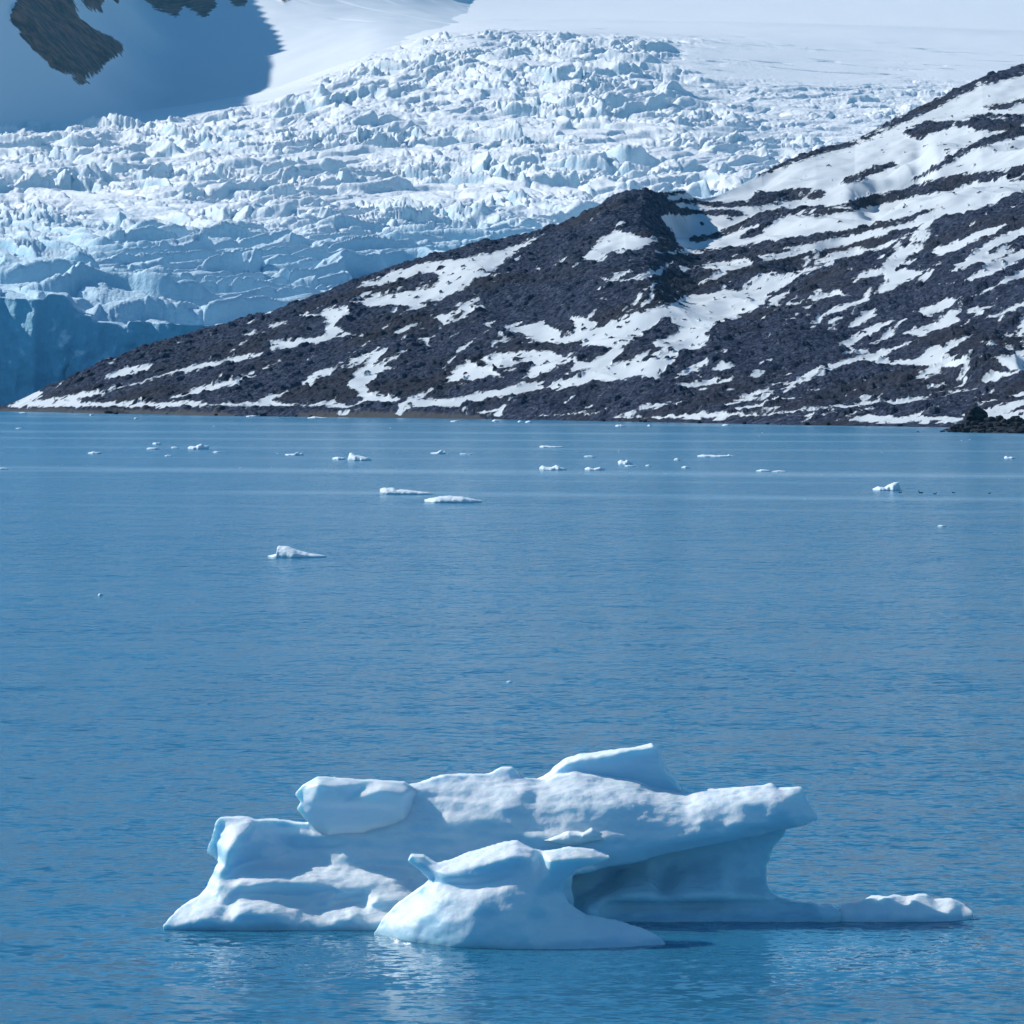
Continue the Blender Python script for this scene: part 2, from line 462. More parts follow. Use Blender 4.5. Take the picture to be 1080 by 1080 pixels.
# ------------------------------------------------------------------ glacier
def glacier():
    nc, nface, nr = 1360, 70, 1900
    px = np.concatenate([np.linspace(-700, -175, 110), np.linspace(-170, 1230, nc - 110)])
    # the calving front
    x_f = (px - 540) / F * 1490
    Yc = 1482 + 16 * fbm(x_f / 60, x_f * 0 + .3, 3, 11) + 6 * fbm(x_f / 16, x_f * 0 + 3.3, 3, 12)
    lnr = np.concatenate([np.linspace(math.log(1.003), math.log(5200 / 1482), nr - 90), np.linspace(math.log(5230 / 1482), math.log(11500 / 1482), 90)])
    Yr = Yc[None, :] * np.exp(lnr)[:, None]
    Yr = 1482 * np.exp(lnr)[:, None] + (Yc - 1482)[None, :] * (1 - sstep(1482, 1640, 1482 * np.exp(lnr)[:, None]))
    PX = np.repeat(px[None, :], nr, 0)
    cols = [-170, 0, 150, 270, 345, 420, 520, 650, 800, 950, 1100, 1230]
    rows = [1480, 1700, 1900, 2300, 2700, 3100, 3500, 3740, 3950, 4300, 4700, 5300, 6500, 8500, 11500]
    T = [[308, 309, 320, 338, 342, 345, 345, 345, 345, 345, 345, 345],
         [286, 288, 298, 305, 308, 310, 310, 310, 310, 310, 310, 310],
         [258, 262, 266, 270, 272, 273, 275, 275, 275, 275, 275, 275],
         [222, 226, 228, 230, 231, 232, 234, 234, 230, 225, 225, 225],
         [195, 198, 195, 192, 190, 188, 186, 184, 182, 178, 178, 178],
         [166, 168, 160, 152, 146, 140, 134, 134, 142, 142, 142, 142],
         [146, 147, 134, 119, 106,  96,  88,  90, 108, 112, 112, 112],
         [135, 136, 122, 103,  88,  74,  62,  64,  82,  93,  96,  98],
         [126, 126, 118, 101,  74,  54,  44,  47,  66,  80,  86,  90],
         [132, 132, 124, 104,  62,  36,  28,  32,  48,  62,  70,  76],
         [136, 136, 128, 106,  52,  30,  26,  29,  36,  46,  54,  60],
         [140, 140, 132, 108,  40,  22,  22,  23,  26,  30,  36,  40],
         [140, 140, 130, 100,  20,  10,  12,  12,  12,  12,  14,  16],
         [140, 140, 130,  90, -20, -12, -6,  -5,  -4,  -4,  -3,  -2],
         [140, 140, 130,  60, -60, -50, -45, -45, -45, -45, -45, -45]]
    PY = table(cols, np.log(rows), T, PX, np.log(Yr))
    PY = blur(blur(blur(PY, 22, 0), 22, 0), 45, 1); PY = blur(blur(PY, 45, 1), 30, 1)
    X, Y, Z = at(PX, PY, Yr)
    # how broken the ice is, laid out over the tongue
    lip = np.interp(px, [-170, 0, 100, 150, 266, 300, 345, 400, 450, 520, 600, 700, 800, 900, 1000, 1230],
                    [122, 127, 127, 120, 106, 97, 76, 46, 34, 30, 30, 35, 39, 46, 60, 70])[None, :]
    am = sstep(0, 15, PY - lip + 5 * fbm(X / 90, Y / 200, 2, 5))
    smooth_r = sstep(-.6, 1.5, .5 * fbm(X / 60, Y / 150, 3, 77) + polys_mask([[(735, 40), (860, 44), (1010, 40), (1300, 60), (1300, 95), (860, 93), (790, 92), (735, 84), (690, 74), (700, 60)]], PX, PY, 30) / 14 + .5)
    am = am * (1 - .93 * smooth_r)
    rightcalm = sstep(640, 900, PX) * sstep(240, 130, PY)
    am = am * (1 - .45 * rightcalm)
    patch = .32 + .68 * sstep(-.3, .2, fbm(X / 190, Y / 190, 3, 41))
    low = sstep(232, 252, PY + 6 * fbm(X / 60, Y / 80, 2, 43))            # the lower, long-ridged part of the tongue
    # serac blocks
    wx = X + 18 * fbm(X / 80, Y / 80, 2, 21); wy = Y + 30 * fbm(X / 80, Y / 80, 2, 23) + 110 * fbm(X / 260, Y / 520, 2, 24)
    def blocks(sx, sy, s, hgt, tilt, crev):
        f1, f2, h, ox, oy = worley(wx / sx, wy / sy, s)
        r = RND[h]
        return (r[..., 2] - .5) * hgt + tilt * (ox * (r[..., 3] - .3) + oy * (r[..., 1] - .15)) - crev * sstep(.16, .0, f2 - f1)
    up = blocks(40, 34, 31, 7.5, 8, 4) + (blocks(15, 13, 33, 4.6, 5.5, 3.2) + blocks(6, 5.5, 35, 2.0, 2.4, 1.2)) * (.35 + .9 * sstep(-.15, .3, fbm(X / 120, Y / 120, 2, 39)))
    up += 15 * (ridged(wx / 150, wy / 95, 3, 37) - .55)
    def terrace(P, A, s, wav, front):
        q = (Y + wav * fbm(X / 130, Y / 130, 3, s) + 110 * fbm(X / 260, Y / 520, 2, 24) - .12 * X) / P; k = np.floor(q); f = q - k
        a = A * (.35 + 1.1 * sstep(-.35, .35, fbm(X / 75 + 7.3 * k, k * 3.7, 2, s + 2)))
        return a * (sstep(0, front, f) - f) - a * .3
    dn = terrace(42, 12, 47, 60, .13) + 9 * (ridged(wx / 190, wy / 80, 2, 47) - .5) + blocks(44, 22, 45, 4, 5, 2) + blocks(13, 9, 46, 1.5, 2.0, .8) + blocks(5, 4.5, 44, .7, .9, .4)
    up += terrace(85, 9, 57, 90, .08)
    up += .8 * fbm(X / 5.5, Y / 60, 2, 29)
    dn += .5 * fbm(X / 9, Y / 60, 2, 29)
    D = np.where(low > .999, dn, np.where(low < .001, up, up * (1 - low) + dn * low))
    patch = np.maximum(patch, .8 * low)
    D = D * am * patch
    D = D * (.18 + .82 * sstep(1486, 1540, Yr))
    bench = sstep(68, 84, PX + 6 * fbm(X / 9, Y / 30, 2, 67)) * (1 - sstep(1508, 1530, Yr + 10 * fbm(X / 12, Y / 40, 2, 69)))
    D = D - 6.5 * bench * sstep(330, 200, PX) - 2 * (1 - sstep(1500, 1560, Yr)) * sstep(.1, .2, fbm(X / 18, Y / 60, 3, 73))
    # a few open crevasses in the calmer snow
    cr = sstep(.72, .93, ridged(X / 260 + .3 * Y / 300, Y / 60, 2, 61)) * sstep(-.05, .25, fbm(X / 200, Y / 220, 2, 63))
    D = D - 8 * cr * (1 - am) * sstep(5000, 4300, Yr) * sstep(300, 420, PX)
    D = blur(D, 1, 0)
    D = D + 1.2 * fbm(X / 120, Y / 160, 3, 71) * sstep(1500, 1700, Yr)
    bare = am * sstep(205, 285, PY + 26 * fbm(X / 70, Y / 90, 4, 89))
    Z = Z + D
    Zt = Z[0]
    s = np.linspace(0, 1, nface)[:, None]
    zf = -3 + (Zt[None, :] + 3) * s
    xf = np.repeat(x_f[None, :], nface, 0) * (Y[0] / 1490)[None, :] ; xf = X[0][None, :] + 0 * s
    yf = Y[0][None, :] - (5.0 * (1 - s)) + 7 * fbm(xf / 26, zf / 40, 4, 81) * np.sin(s * np.pi) ** .6 + 2.6 * fbm(xf / 7, zf / 10, 4, 83) * np.sin(s * np.pi) ** .5
    yf = yf + 2.2 * sstep(.86, .97, ridged(xf / 34 + .1 * fbm(xf / 9, zf / 9, 2, 87), zf / 160, 2, 85)) * np.sin(s * np.pi) ** .4
    X = np.vstack([xf[:-1], X]); Y = np.vstack([yf[:-1], Y]); Z = np.vstack([zf[:-1], Z])
    blue = np.vstack([np.ones((nface - 1, nc)), .1 + .62 * am * (.65 + .35 * low)])
    o = grid_mesh('glacier', X, Y, Z, mat_glacier(), {'blue': blue, 'bare': np.vstack([np.zeros((nface - 1, nc)), bare])})
    tag(o, kind='structure')


# ------------------------------------------------------------------ mountain behind
def seg_d(x, y, a, b):
    e = b - a; t = np.clip(((x - a[0]) * e[0] + (y - a[1]) * e[1]) / (e[0] ** 2 + e[1] ** 2), 0, 1)
    return np.hypot(x - a[0] - e[0] * t, y - a[1] - e[1] * t), a[2] + e[2] * t


ROCKS = [[(10, 18), (16, 6), (22, -6), (70, -10), (78, 2), (84, 20), (100, 32), (118, 40), (131, 50), (128, 58), (112, 66), (98, 80), (84, 88), (76, 78), (62, 74), (48, 62), (36, 52), (24, 38)],
         [(80, -6), (108, -8), (108, 12), (96, 13), (88, 6)], [(148, -8), (160, 8), (172, 14), (186, 18), (194, 6), (206, 14), (216, 20), (230, 8), (222, -8)],
         [(238, -8), (262, -6), (258, 7), (246, 5)], [(77, 82), (88, 84), (95, 88), (84, 91)], [(290, -6), (304, -2), (300, 4)], [(112, -5), (128, -6), (124, 4)]]


def mountain():
    nc, nr = 700, 560
    px = np.linspace(-1050, 620, nc); Yr = np.exp(np.linspace(math.log(3150), math.log(8200), nr))
    PX, YY = np.meshgrid(px, Yr)
    cols = [-700, -100, 0, 150, 270, 330, 400, 460, 520, 620]
    rows = [3380, 3640, 3740, 3950, 4150, 4600, 5200, 6000, 7000, 8200]
    T = [[330] * 10,
         [172, 172, 172, 164, 130, 120, 100, 96, 96, 110],
         [165, 165, 163, 150, 108, 97, 84, 80, 80, 100],
         [134, 134, 131, 120, 97, 83, 66, 60, 62, 80],
         [118, 118, 117, 106, 86, 70, 48, 46, 48, 60],
         [90, 88, 84, 70, 50, 38, 28, 32, 40, 50],
         [35, 32, 26, 10, -5, 0, 10, 18, 30, 40],
         [-40, -50, -60, -70, -60, -45, -18, 8, 22, 30],
         [-80, -90, -100, -105, -105, -95, -65, -10, 14, 22],
         [-80, -90, -100, -120, -120, -110, -90, -20, 6, 14]]
    PY = table(cols, np.log(rows), T, PX, np.log(YY))
    PY = blur(blur(PY, 10, 0), 8, 1)
    X, Y, Z = at(PX, PY, YY)
    def find(qx, qy):
        j = int(np.argmin(np.abs(px - qx))); i = int(np.argmin(np.abs(PY[:, j] - qy)))
        return np.array([X[i, j], Y[i, j], Z[i, j]])
    edge = [(270, 101), (286, 92), (288, 58), (302, 53), (272, 0), (250, -40)]
    D = 560
    cr = [find(*e) + SDIR * (D / math.cos(SUN_EL)) for e in edge]
    near = [(-120, 128, 3930), (100, 128, 3650), (200, 120, 3560), (262, 109, 3620)]
    cr = [np.array(at(*e), float) + SDIR * (D / math.cos(SUN_EL)) for e in near] + cr
    cr.append(cr[-1] + np.array([-60, 900, 90]))
    cr = [np.array(c) for c in cr]
    Zc = np.full(Z.shape, -1e9)
    for a, b in zip(cr[:-1], cr[1:]):
        d, z = seg_d(X, Y, a, b)
        Zc = np.maximum(Zc, z - 1.02 * d - 3.0 * np.minimum(d, 6) + 0)
    k = 40.0
    hmix = np.clip(.5 + .5 * (Zc - Z) / k, 0, 1)
    Z2 = Z * (1 - hmix) + Zc * hmix + k * hmix * (1 - hmix)
    Z2 = np.where(Zc < -1e8, Z, Z2)
    PX2, PY2 = proj(X, Y, Z2)
    rock = polys_mask(ROCKS, PX2, PY2, 14)
    rel = sstep(-3, 4, rock) * (PX2 > -60)
    Z2 = Z2 + rel * (3 + 5 * fbm(X / 50, Y / 50, 4, 91) + 2 * fbm(X / 12, Y / 12, 3, 93)) + 2.5 * fbm(X / 130, Y / 300, 3, 95)
    # wind ribs on the lit slope
    Z2 = Z2 - 3 * sstep(.72, .95, ridged((X + .5 * Y) / 150, (Y - .2 * X) / 900, 2, 97)) * sstep(300, 340, PX) * sstep(4400, 4800, Y)
    def rim(A, dl, dn, df, db):                                # flanks falling away outside the picture
        A = np.hstack([A[:, :1] + dl, A]); return np.vstack([A[:1] + df, A, A[-1:] + db])
    X = rim(X, -900, 0, 0, 0); Y = rim(Y, 0, 0, -60, 700)
    Z2 = rim(Z2, 0, 0, 0, 0); Z2[:, 0] = -8; Z2[0] = np.minimum(Z2[0] - 200, -8); Z2[-1] = np.minimum(Z2[-1] - 900, -8)
    rock = rim(rock, 0, 0, 0, 0)
    o = grid_mesh('mountain', X, Y, Z2, mat_mountain(), {'rock': rock})
    tag(o, kind='structure')
# ------------------------------------------------------------------ moraine hill
CREST = [(-60, 431, 12), (8, 427.5, 14), (30, 417, 30), (60, 404, 45), (100, 386, 80), (150, 366, 120), (200, 351, 160), (250, 338, 190), (300, 325, 205), (370, 297, 235), (430, 276, 265),
         (500, 257.5, 300), (548, 247.5, 320), (579, 240, 330), (606, 230, 345), (640, 214, 370), (660, 206, 390), (683, 203, 400), (700, 204, 430), (730, 200, 520), (767, 191, 560), (805, 179, 600),
         (860, 159, 680), (901, 148, 720), (948, 123, 770), (982, 107, 800), (1002, 97, 820), (1035, 81, 850), (1080, 68, 880), (1200, 40, 900), (1500, 0, 900)]
SHORE = [(-60, 432.6), (0, 433.5), (250, 438.7), (520, 442), (680, 445), (860, 448.6), (978, 450.3), (1080, 451.8), (1200, 453.5), (1500, 458)]
SNOW = [
    [(8, 428), (22, 418), (40, 412), (47, 414), (38, 424), (52, 420), (70, 421), (95, 414), (95, 419), (80, 424), (95, 425), (130, 423), (148, 419), (150, 424), (180, 424), (195, 423), (215, 424), (225, 429), (180, 431), (120, 430), (60, 430), (8, 430)],
    [(100, 414), (125, 408), (150, 402), (175, 394), (205, 385), (235, 379), (262, 373), (278, 372), (275, 377), (255, 381), (235, 385), (215, 390), (190, 394), (165, 400), (140, 407), (118, 413), (100, 417)],
    [(50, 421), (75, 416), (105, 411), (110, 417), (80, 423)],
    [(106, 400), (120, 392), (135, 386), (150, 385), (167, 384), (160, 390), (140, 396), (120, 401)],
    [(178, 421), (212, 407), (250, 400), (275, 388), (307, 375), (290, 385), (268, 396), (245, 407), (215, 415), (185, 421)],
    [(183, 361), (195, 359), (190, 363)], [(222, 354), (234, 351), (225, 355)], [(252, 353), (268, 350), (280, 351), (265, 356)], [(105, 386), (125, 380), (115, 385)],
    [(280, 344), (305, 338), (302, 342), (285, 346)],
    [(335, 333), (345, 325), (368, 321), (367, 330), (360, 338), (353, 345), (362, 349), (378, 352), (350, 358), (325, 364), (305, 368), (285, 371), (282, 361), (300, 360), (330, 356), (345, 352), (340, 346), (345, 338)],
    [(317, 332), (335, 330), (336, 336), (318, 334)],
    [(372, 304), (395, 295), (410, 287), (430, 282), (455, 276), (480, 274), (497, 270), (520, 266), (520, 285), (505, 294), (488, 308), (470, 313), (452, 318), (440, 327), (425, 332), (430, 325), (412, 322), (392, 326), (378, 319), (375, 317), (395, 315), (410, 310), (430, 307), (445, 305), (458, 300), (462, 292), (455, 288), (435, 292), (415, 298), (395, 303)],
    [(500, 296), (500, 274), (525, 264), (552, 256), (579, 245), (548, 264), (520, 286), (505, 296)],
    [(450, 340), (462, 331), (480, 329), (489, 327), (478, 337), (470, 343), (460, 340)], [(415, 350), (430, 343), (447, 338), (435, 347), (420, 352)], [(400, 347), (415, 342), (405, 349)], [(366, 356), (395, 350), (375, 357)],
    [(442, 357), (455, 355), (452, 366), (446, 362)], [(508, 340), (520, 339), (520, 346), (510, 345)],
    [(398, 369), (410, 366), (402, 378), (396, 386), (418, 387), (405, 392), (392, 402), (385, 412), (395, 415), (425, 421), (415, 425), (390, 424), (378, 421), (380, 415), (365, 411), (370, 400), (375, 392), (385, 384), (390, 372)],
    [(317, 403), (330, 394), (355, 387), (345, 397), (335, 402), (325, 412), (322, 408)],
    [(268, 425), (285, 416), (305, 413), (290, 423), (310, 427), (345, 424), (355, 418), (352, 424), (375, 428), (365, 431), (330, 429), (268, 430)],
    [(225, 427), (270, 423), (275, 429), (225, 430)],
    [(427, 424), (450, 421), (475, 421), (500, 415), (530, 410), (550, 405), (580, 400), (575, 409), (550, 416), (520, 420), (500, 427), (470, 430), (435, 430)],
    [(500, 434), (520, 431), (532, 428), (525, 434), (505, 437)],
    [(470, 402), (480, 390), (495, 378), (510, 388), (525, 376), (520, 390), (530, 398), (515, 398), (500, 402), (480, 403)],
    [(562, 287), (568, 280), (570, 287)],
    [(616, 276), (622, 262), (632, 252), (650, 243), (658, 244), (672, 248), (690, 252), (705, 250), (680, 260), (660, 268), (650, 270), (646, 265), (640, 272), (625, 276)], [(647, 240), (652, 234), (660, 234), (656, 241)],
    [(625, 290), (640, 294), (655, 296), (672, 293), (690, 286), (700, 283), (700, 288), (680, 296), (660, 298), (640, 297)],
    [(678, 268), (700, 265), (698, 269)], [(670, 305), (700, 298), (685, 307)], [(628, 315), (645, 314), (640, 318)],
    [(531, 347), (555, 343), (575, 338), (580, 345), (591, 350), (592, 355), (603, 352), (605, 346), (603, 335), (615, 334), (630, 341), (625, 348), (645, 342), (668, 330), (700, 325), (700, 335), (690, 345), (675, 355), (655, 368), (640, 367), (600, 364), (572, 362), (555, 358), (550, 352)],
    [(505, 380), (524, 372), (579, 370), (599, 378), (620, 381), (640, 372), (655, 362), (660, 368), (645, 384), (660, 382), (675, 372), (690, 368), (678, 380), (690, 378), (720, 362), (712, 378), (704, 392), (692, 401), (676, 398), (655, 402), (625, 404), (605, 409), (585, 413), (575, 409), (590, 402), (612, 396), (620, 390), (600, 393), (606, 383), (585, 389), (570, 396), (560, 401), (548, 400), (556, 393), (562, 385), (540, 386), (525, 390), (512, 385)],
    [(680, 326), (705, 321), (730, 310), (745, 310), (760, 306), (780, 306), (800, 297), (830, 292), (859, 286), (845, 294), (830, 302), (812, 312), (800, 326), (775, 336), (750, 345), (744, 352), (748, 360), (735, 371), (720, 370), (712, 380), (703, 392), (690, 402), (680, 400), (680, 388), (700, 376), (705, 368), (695, 366), (688, 362), (712, 350), (716, 345), (705, 335), (690, 340), (680, 345)],
    [(680, 268), (710, 265), (735, 263), (765, 261), (790, 257), (820, 249), (850, 238), (880, 228), (880, 244), (850, 250), (825, 254), (800, 258), (770, 266), (745, 268), (720, 269)],
    [(732, 282), (760, 276), (800, 270), (840, 264), (880, 254), (880, 262), (840, 271), (815, 276), (790, 272), (795, 281), (770, 287), (752, 296), (734, 303), (745, 294), (758, 286), (740, 284)],
    [(800, 298), (815, 292), (830, 288), (860, 281), (880, 275), (880, 281), (840, 291), (815, 297)],
    [(680, 290), (695, 283), (710, 277), (705, 283), (690, 291)], [(680, 304), (700, 298), (690, 304)],
    # the wide snowfield under the right-hand crest
    [(697, 208), (767, 195), (805, 184), (860, 164), (905, 151), (948, 128), (985, 112), (1030, 88), (1080, 78), (1150, 60), (1300, 40), (1300, 180), (1150, 205), (1080, 205), (1050, 215), (1020, 226), (990, 234), (960, 242), (930, 250), (900, 257), (880, 262), (840, 265), (800, 262), (760, 265), (720, 268), (705, 240), (690, 222)],
    [(860, 274), (885, 265), (921, 257), (952, 247), (985, 236), (958, 250), (940, 260), (915, 268), (888, 274), (860, 281)],
    [(897, 295), (911, 287), (929, 283), (935, 273), (950, 260), (966, 258), (972, 265), (954, 275), (948, 284), (974, 285), (972, 291), (956, 299), (941, 305), (921, 312), (927, 303), (935, 297), (931, 290), (913, 295)],
    [(850, 343), (862, 334), (884, 323), (921, 311), (911, 319), (880, 331), (860, 341)],
    [(850, 317), (862, 311), (885, 305), (895, 312), (878, 315), (862, 318)], [(892, 285), (900, 281), (898, 286)],
    [(890, 347), (909, 331), (927, 324), (922, 336), (905, 345)],
    [(883, 364), (901, 352), (925, 341), (946, 337), (937, 345), (915, 355), (900, 364), (905, 372), (888, 374), (895, 367)],
    [(862, 391), (884, 380), (917, 375), (943, 367), (972, 357), (955, 367), (937, 374), (925, 382), (901, 383), (876, 392)],
    [(919, 384), (935, 375), (942, 380), (966, 378), (994, 362), (1015, 356), (1026, 353), (1011, 364), (994, 378), (1015, 374), (1005, 380), (1031, 378), (1007, 389), (990, 386), (960, 386), (925, 386)],
    [(962, 330), (975, 323), (1000, 315), (1021, 312), (1003, 324), (980, 334), (970, 333)],
    [(948, 352), (982, 342), (999, 331), (1015, 326), (1009, 336), (1017, 339), (999, 346), (970, 356)],
    [(978, 270), (990, 261), (1015, 252), (1039, 241), (1065, 236), (1050, 247), (1023, 258), (995, 270)],
    [(996, 287), (1015, 276), (1027, 265), (1040, 256), (1075, 241), (1110, 228), (1100, 242), (1050, 262), (1035, 275), (1017, 286)],
    [(1017, 295), (1037, 282), (1064, 268), (1080, 263), (1120, 250), (1120, 262), (1080, 274), (1056, 286), (1029, 297)],
    [(1021, 315), (1043, 303), (1080, 283), (1120, 268), (1120, 280), (1080, 294), (1054, 301), (1035, 311)],
    [(1019, 330), (1035, 322), (1051, 322), (1029, 333)], [(1023, 343), (1060, 327), (1080, 318), (1120, 300), (1120, 310), (1080, 325), (1056, 333)],
    [(1036, 364), (1046, 361), (1052, 364), (1040, 366)], [(1048, 357), (1062, 351), (1055, 357)],
    [(1043, 378), (1060, 375), (1080, 368), (1120, 358), (1120, 396), (1080, 394), (1070, 390), (1058, 386)], [(1033, 403), (1050, 392), (1072, 391), (1078, 395), (1060, 396), (1050, 402), (1038, 406)],
    [(921, 416), (948, 412), (961, 407), (945, 414)], [(975, 411), (985, 404), (985, 409), (1005, 406), (990, 412)],
    [(893, 443.5), (905, 439), (920, 436), (945, 440), (1018, 440), (1015, 445), (940, 445), (895, 445.5)],
    [(976, 431.5), (994, 427.5), (990, 431)], [(1042, 441), (1060, 436), (1080, 432), (1120, 428), (1120, 446), (1080, 447), (1045, 447)], [(1056, 430), (1080, 426), (1120, 420), (1120, 424), (1080, 429)],
    [(708, 407), (745, 401), (778, 397), (765, 404), (735, 409), (712, 410)], [(785, 397), (800, 391), (817, 394), (805, 398), (790, 397)], [(755, 374), (770, 370), (765, 375)], [(747, 392), (762, 383), (777, 385), (765, 393)],
    [(710, 400), (725, 388), (745, 378), (750, 381), (735, 393), (718, 398)], [(863, 390), (880, 382), (880, 390), (866, 392)],
    [(640, 441), (690, 439), (740, 435), (800, 437), (880, 428), (880, 431), (810, 439), (750, 441), (695, 442)], [(828, 440), (865, 435.5), (852, 440)], [(560, 438), (640, 434), (640, 436.5), (570, 440)], [(850, 412), (866, 409), (860, 413)],
    [(820, 405), (835, 401), (830, 405)], [(1000, 300), (1012, 296), (1008, 300)], [(988, 300), (996, 298), (992, 301)]]
ROCK = [
    [(952, 141), (974, 129), (1019, 127), (1080, 124), (1150, 118), (1150, 134), (1080, 136), (1064, 138), (1029, 139), (1021, 133), (992, 137), (970, 148)],
    [(952, 196), (974, 182), (1011, 158), (1043, 143), (1080, 134), (1150, 125), (1150, 138), (1080, 143), (1055, 149), (1023, 160), (990, 178), (966, 190)],
    [(1039, 114), (1064, 109), (1080, 104), (1150, 92), (1150, 100), (1080, 109), (1051, 117)], [(1019, 123), (1040, 121), (1080, 121), (1080, 124), (1022, 126)],
    [(886, 194), (901, 184), (941, 170), (947, 175), (921, 184), (897, 195)],
    [(700, 211), (725, 211), (755, 214), (788, 213), (800, 203), (840, 199), (868, 201), (872, 206), (865, 210), (830, 213), (795, 218), (760, 219), (725, 216)],
    [(690, 200), (700, 208), (720, 220), (745, 223), (760, 221), (785, 224), (787, 228), (770, 229), (740, 226), (722, 228), (705, 226), (697, 228), (705, 240), (713, 250), (700, 252), (690, 250), (660, 236), (655, 215), (660, 200)],
    [(725, 252), (755, 246), (787, 232), (810, 222), (855, 218), (880, 218), (921, 206), (941, 202), (974, 193), (1007, 185), (1043, 181), (1080, 173), (1150, 155), (1150, 178), (1080, 190), (1033, 193), (982, 205), (948, 211), (911, 221), (860, 229), (835, 226), (815, 235), (803, 246), (787, 252), (778, 250), (800, 240), (800, 236), (775, 245), (742, 255), (728, 256)],
    [(732, 266), (762, 262), (805, 255), (840, 250), (870, 246), (905, 241), (950, 231), (985, 220), (960, 234), (921, 243), (880, 252), (840, 260), (795, 269), (760, 270)],
    [(890, 262), (915, 254), (941, 245), (965, 240), (990, 230), (1025, 225), (1000, 235), (975, 243), (945, 254), (920, 262)],
    [(1040, 225), (1055, 212), (1080, 203), (1150, 180), (1150, 210), (1080, 222), (1055, 234), (1030, 246), (1008, 256), (1018, 244), (1045, 232)],
    [(1040, 128), (1080, 122), (1150, 118), (1150, 130), (1060, 136)],
    [(685, 190), (697, 206), (730, 204.5), (767, 195.5), (805, 184), (860, 165), (901, 154), (948, 131), (985, 116), (1002, 106), (1035, 91), (1080, 80), (1150, 70), (1150, 20), (900, 120)],
    [(640, 390), (655, 377), (675, 369), (680, 371), (665, 381), (645, 385)], [(545, 383), (560, 376), (540, 379)]]
BEACH = [[(310, 437), (345, 434), (400, 434.5), (470, 436), (500, 437.5), (520, 443), (400, 443), (320, 441)], [(0, 431), (60, 431), (110, 434), (110, 437), (0, 436)], [(120, 432), (220, 435), (260, 437), (240, 440), (140, 437)]]
HILL = {}; POINT = {}


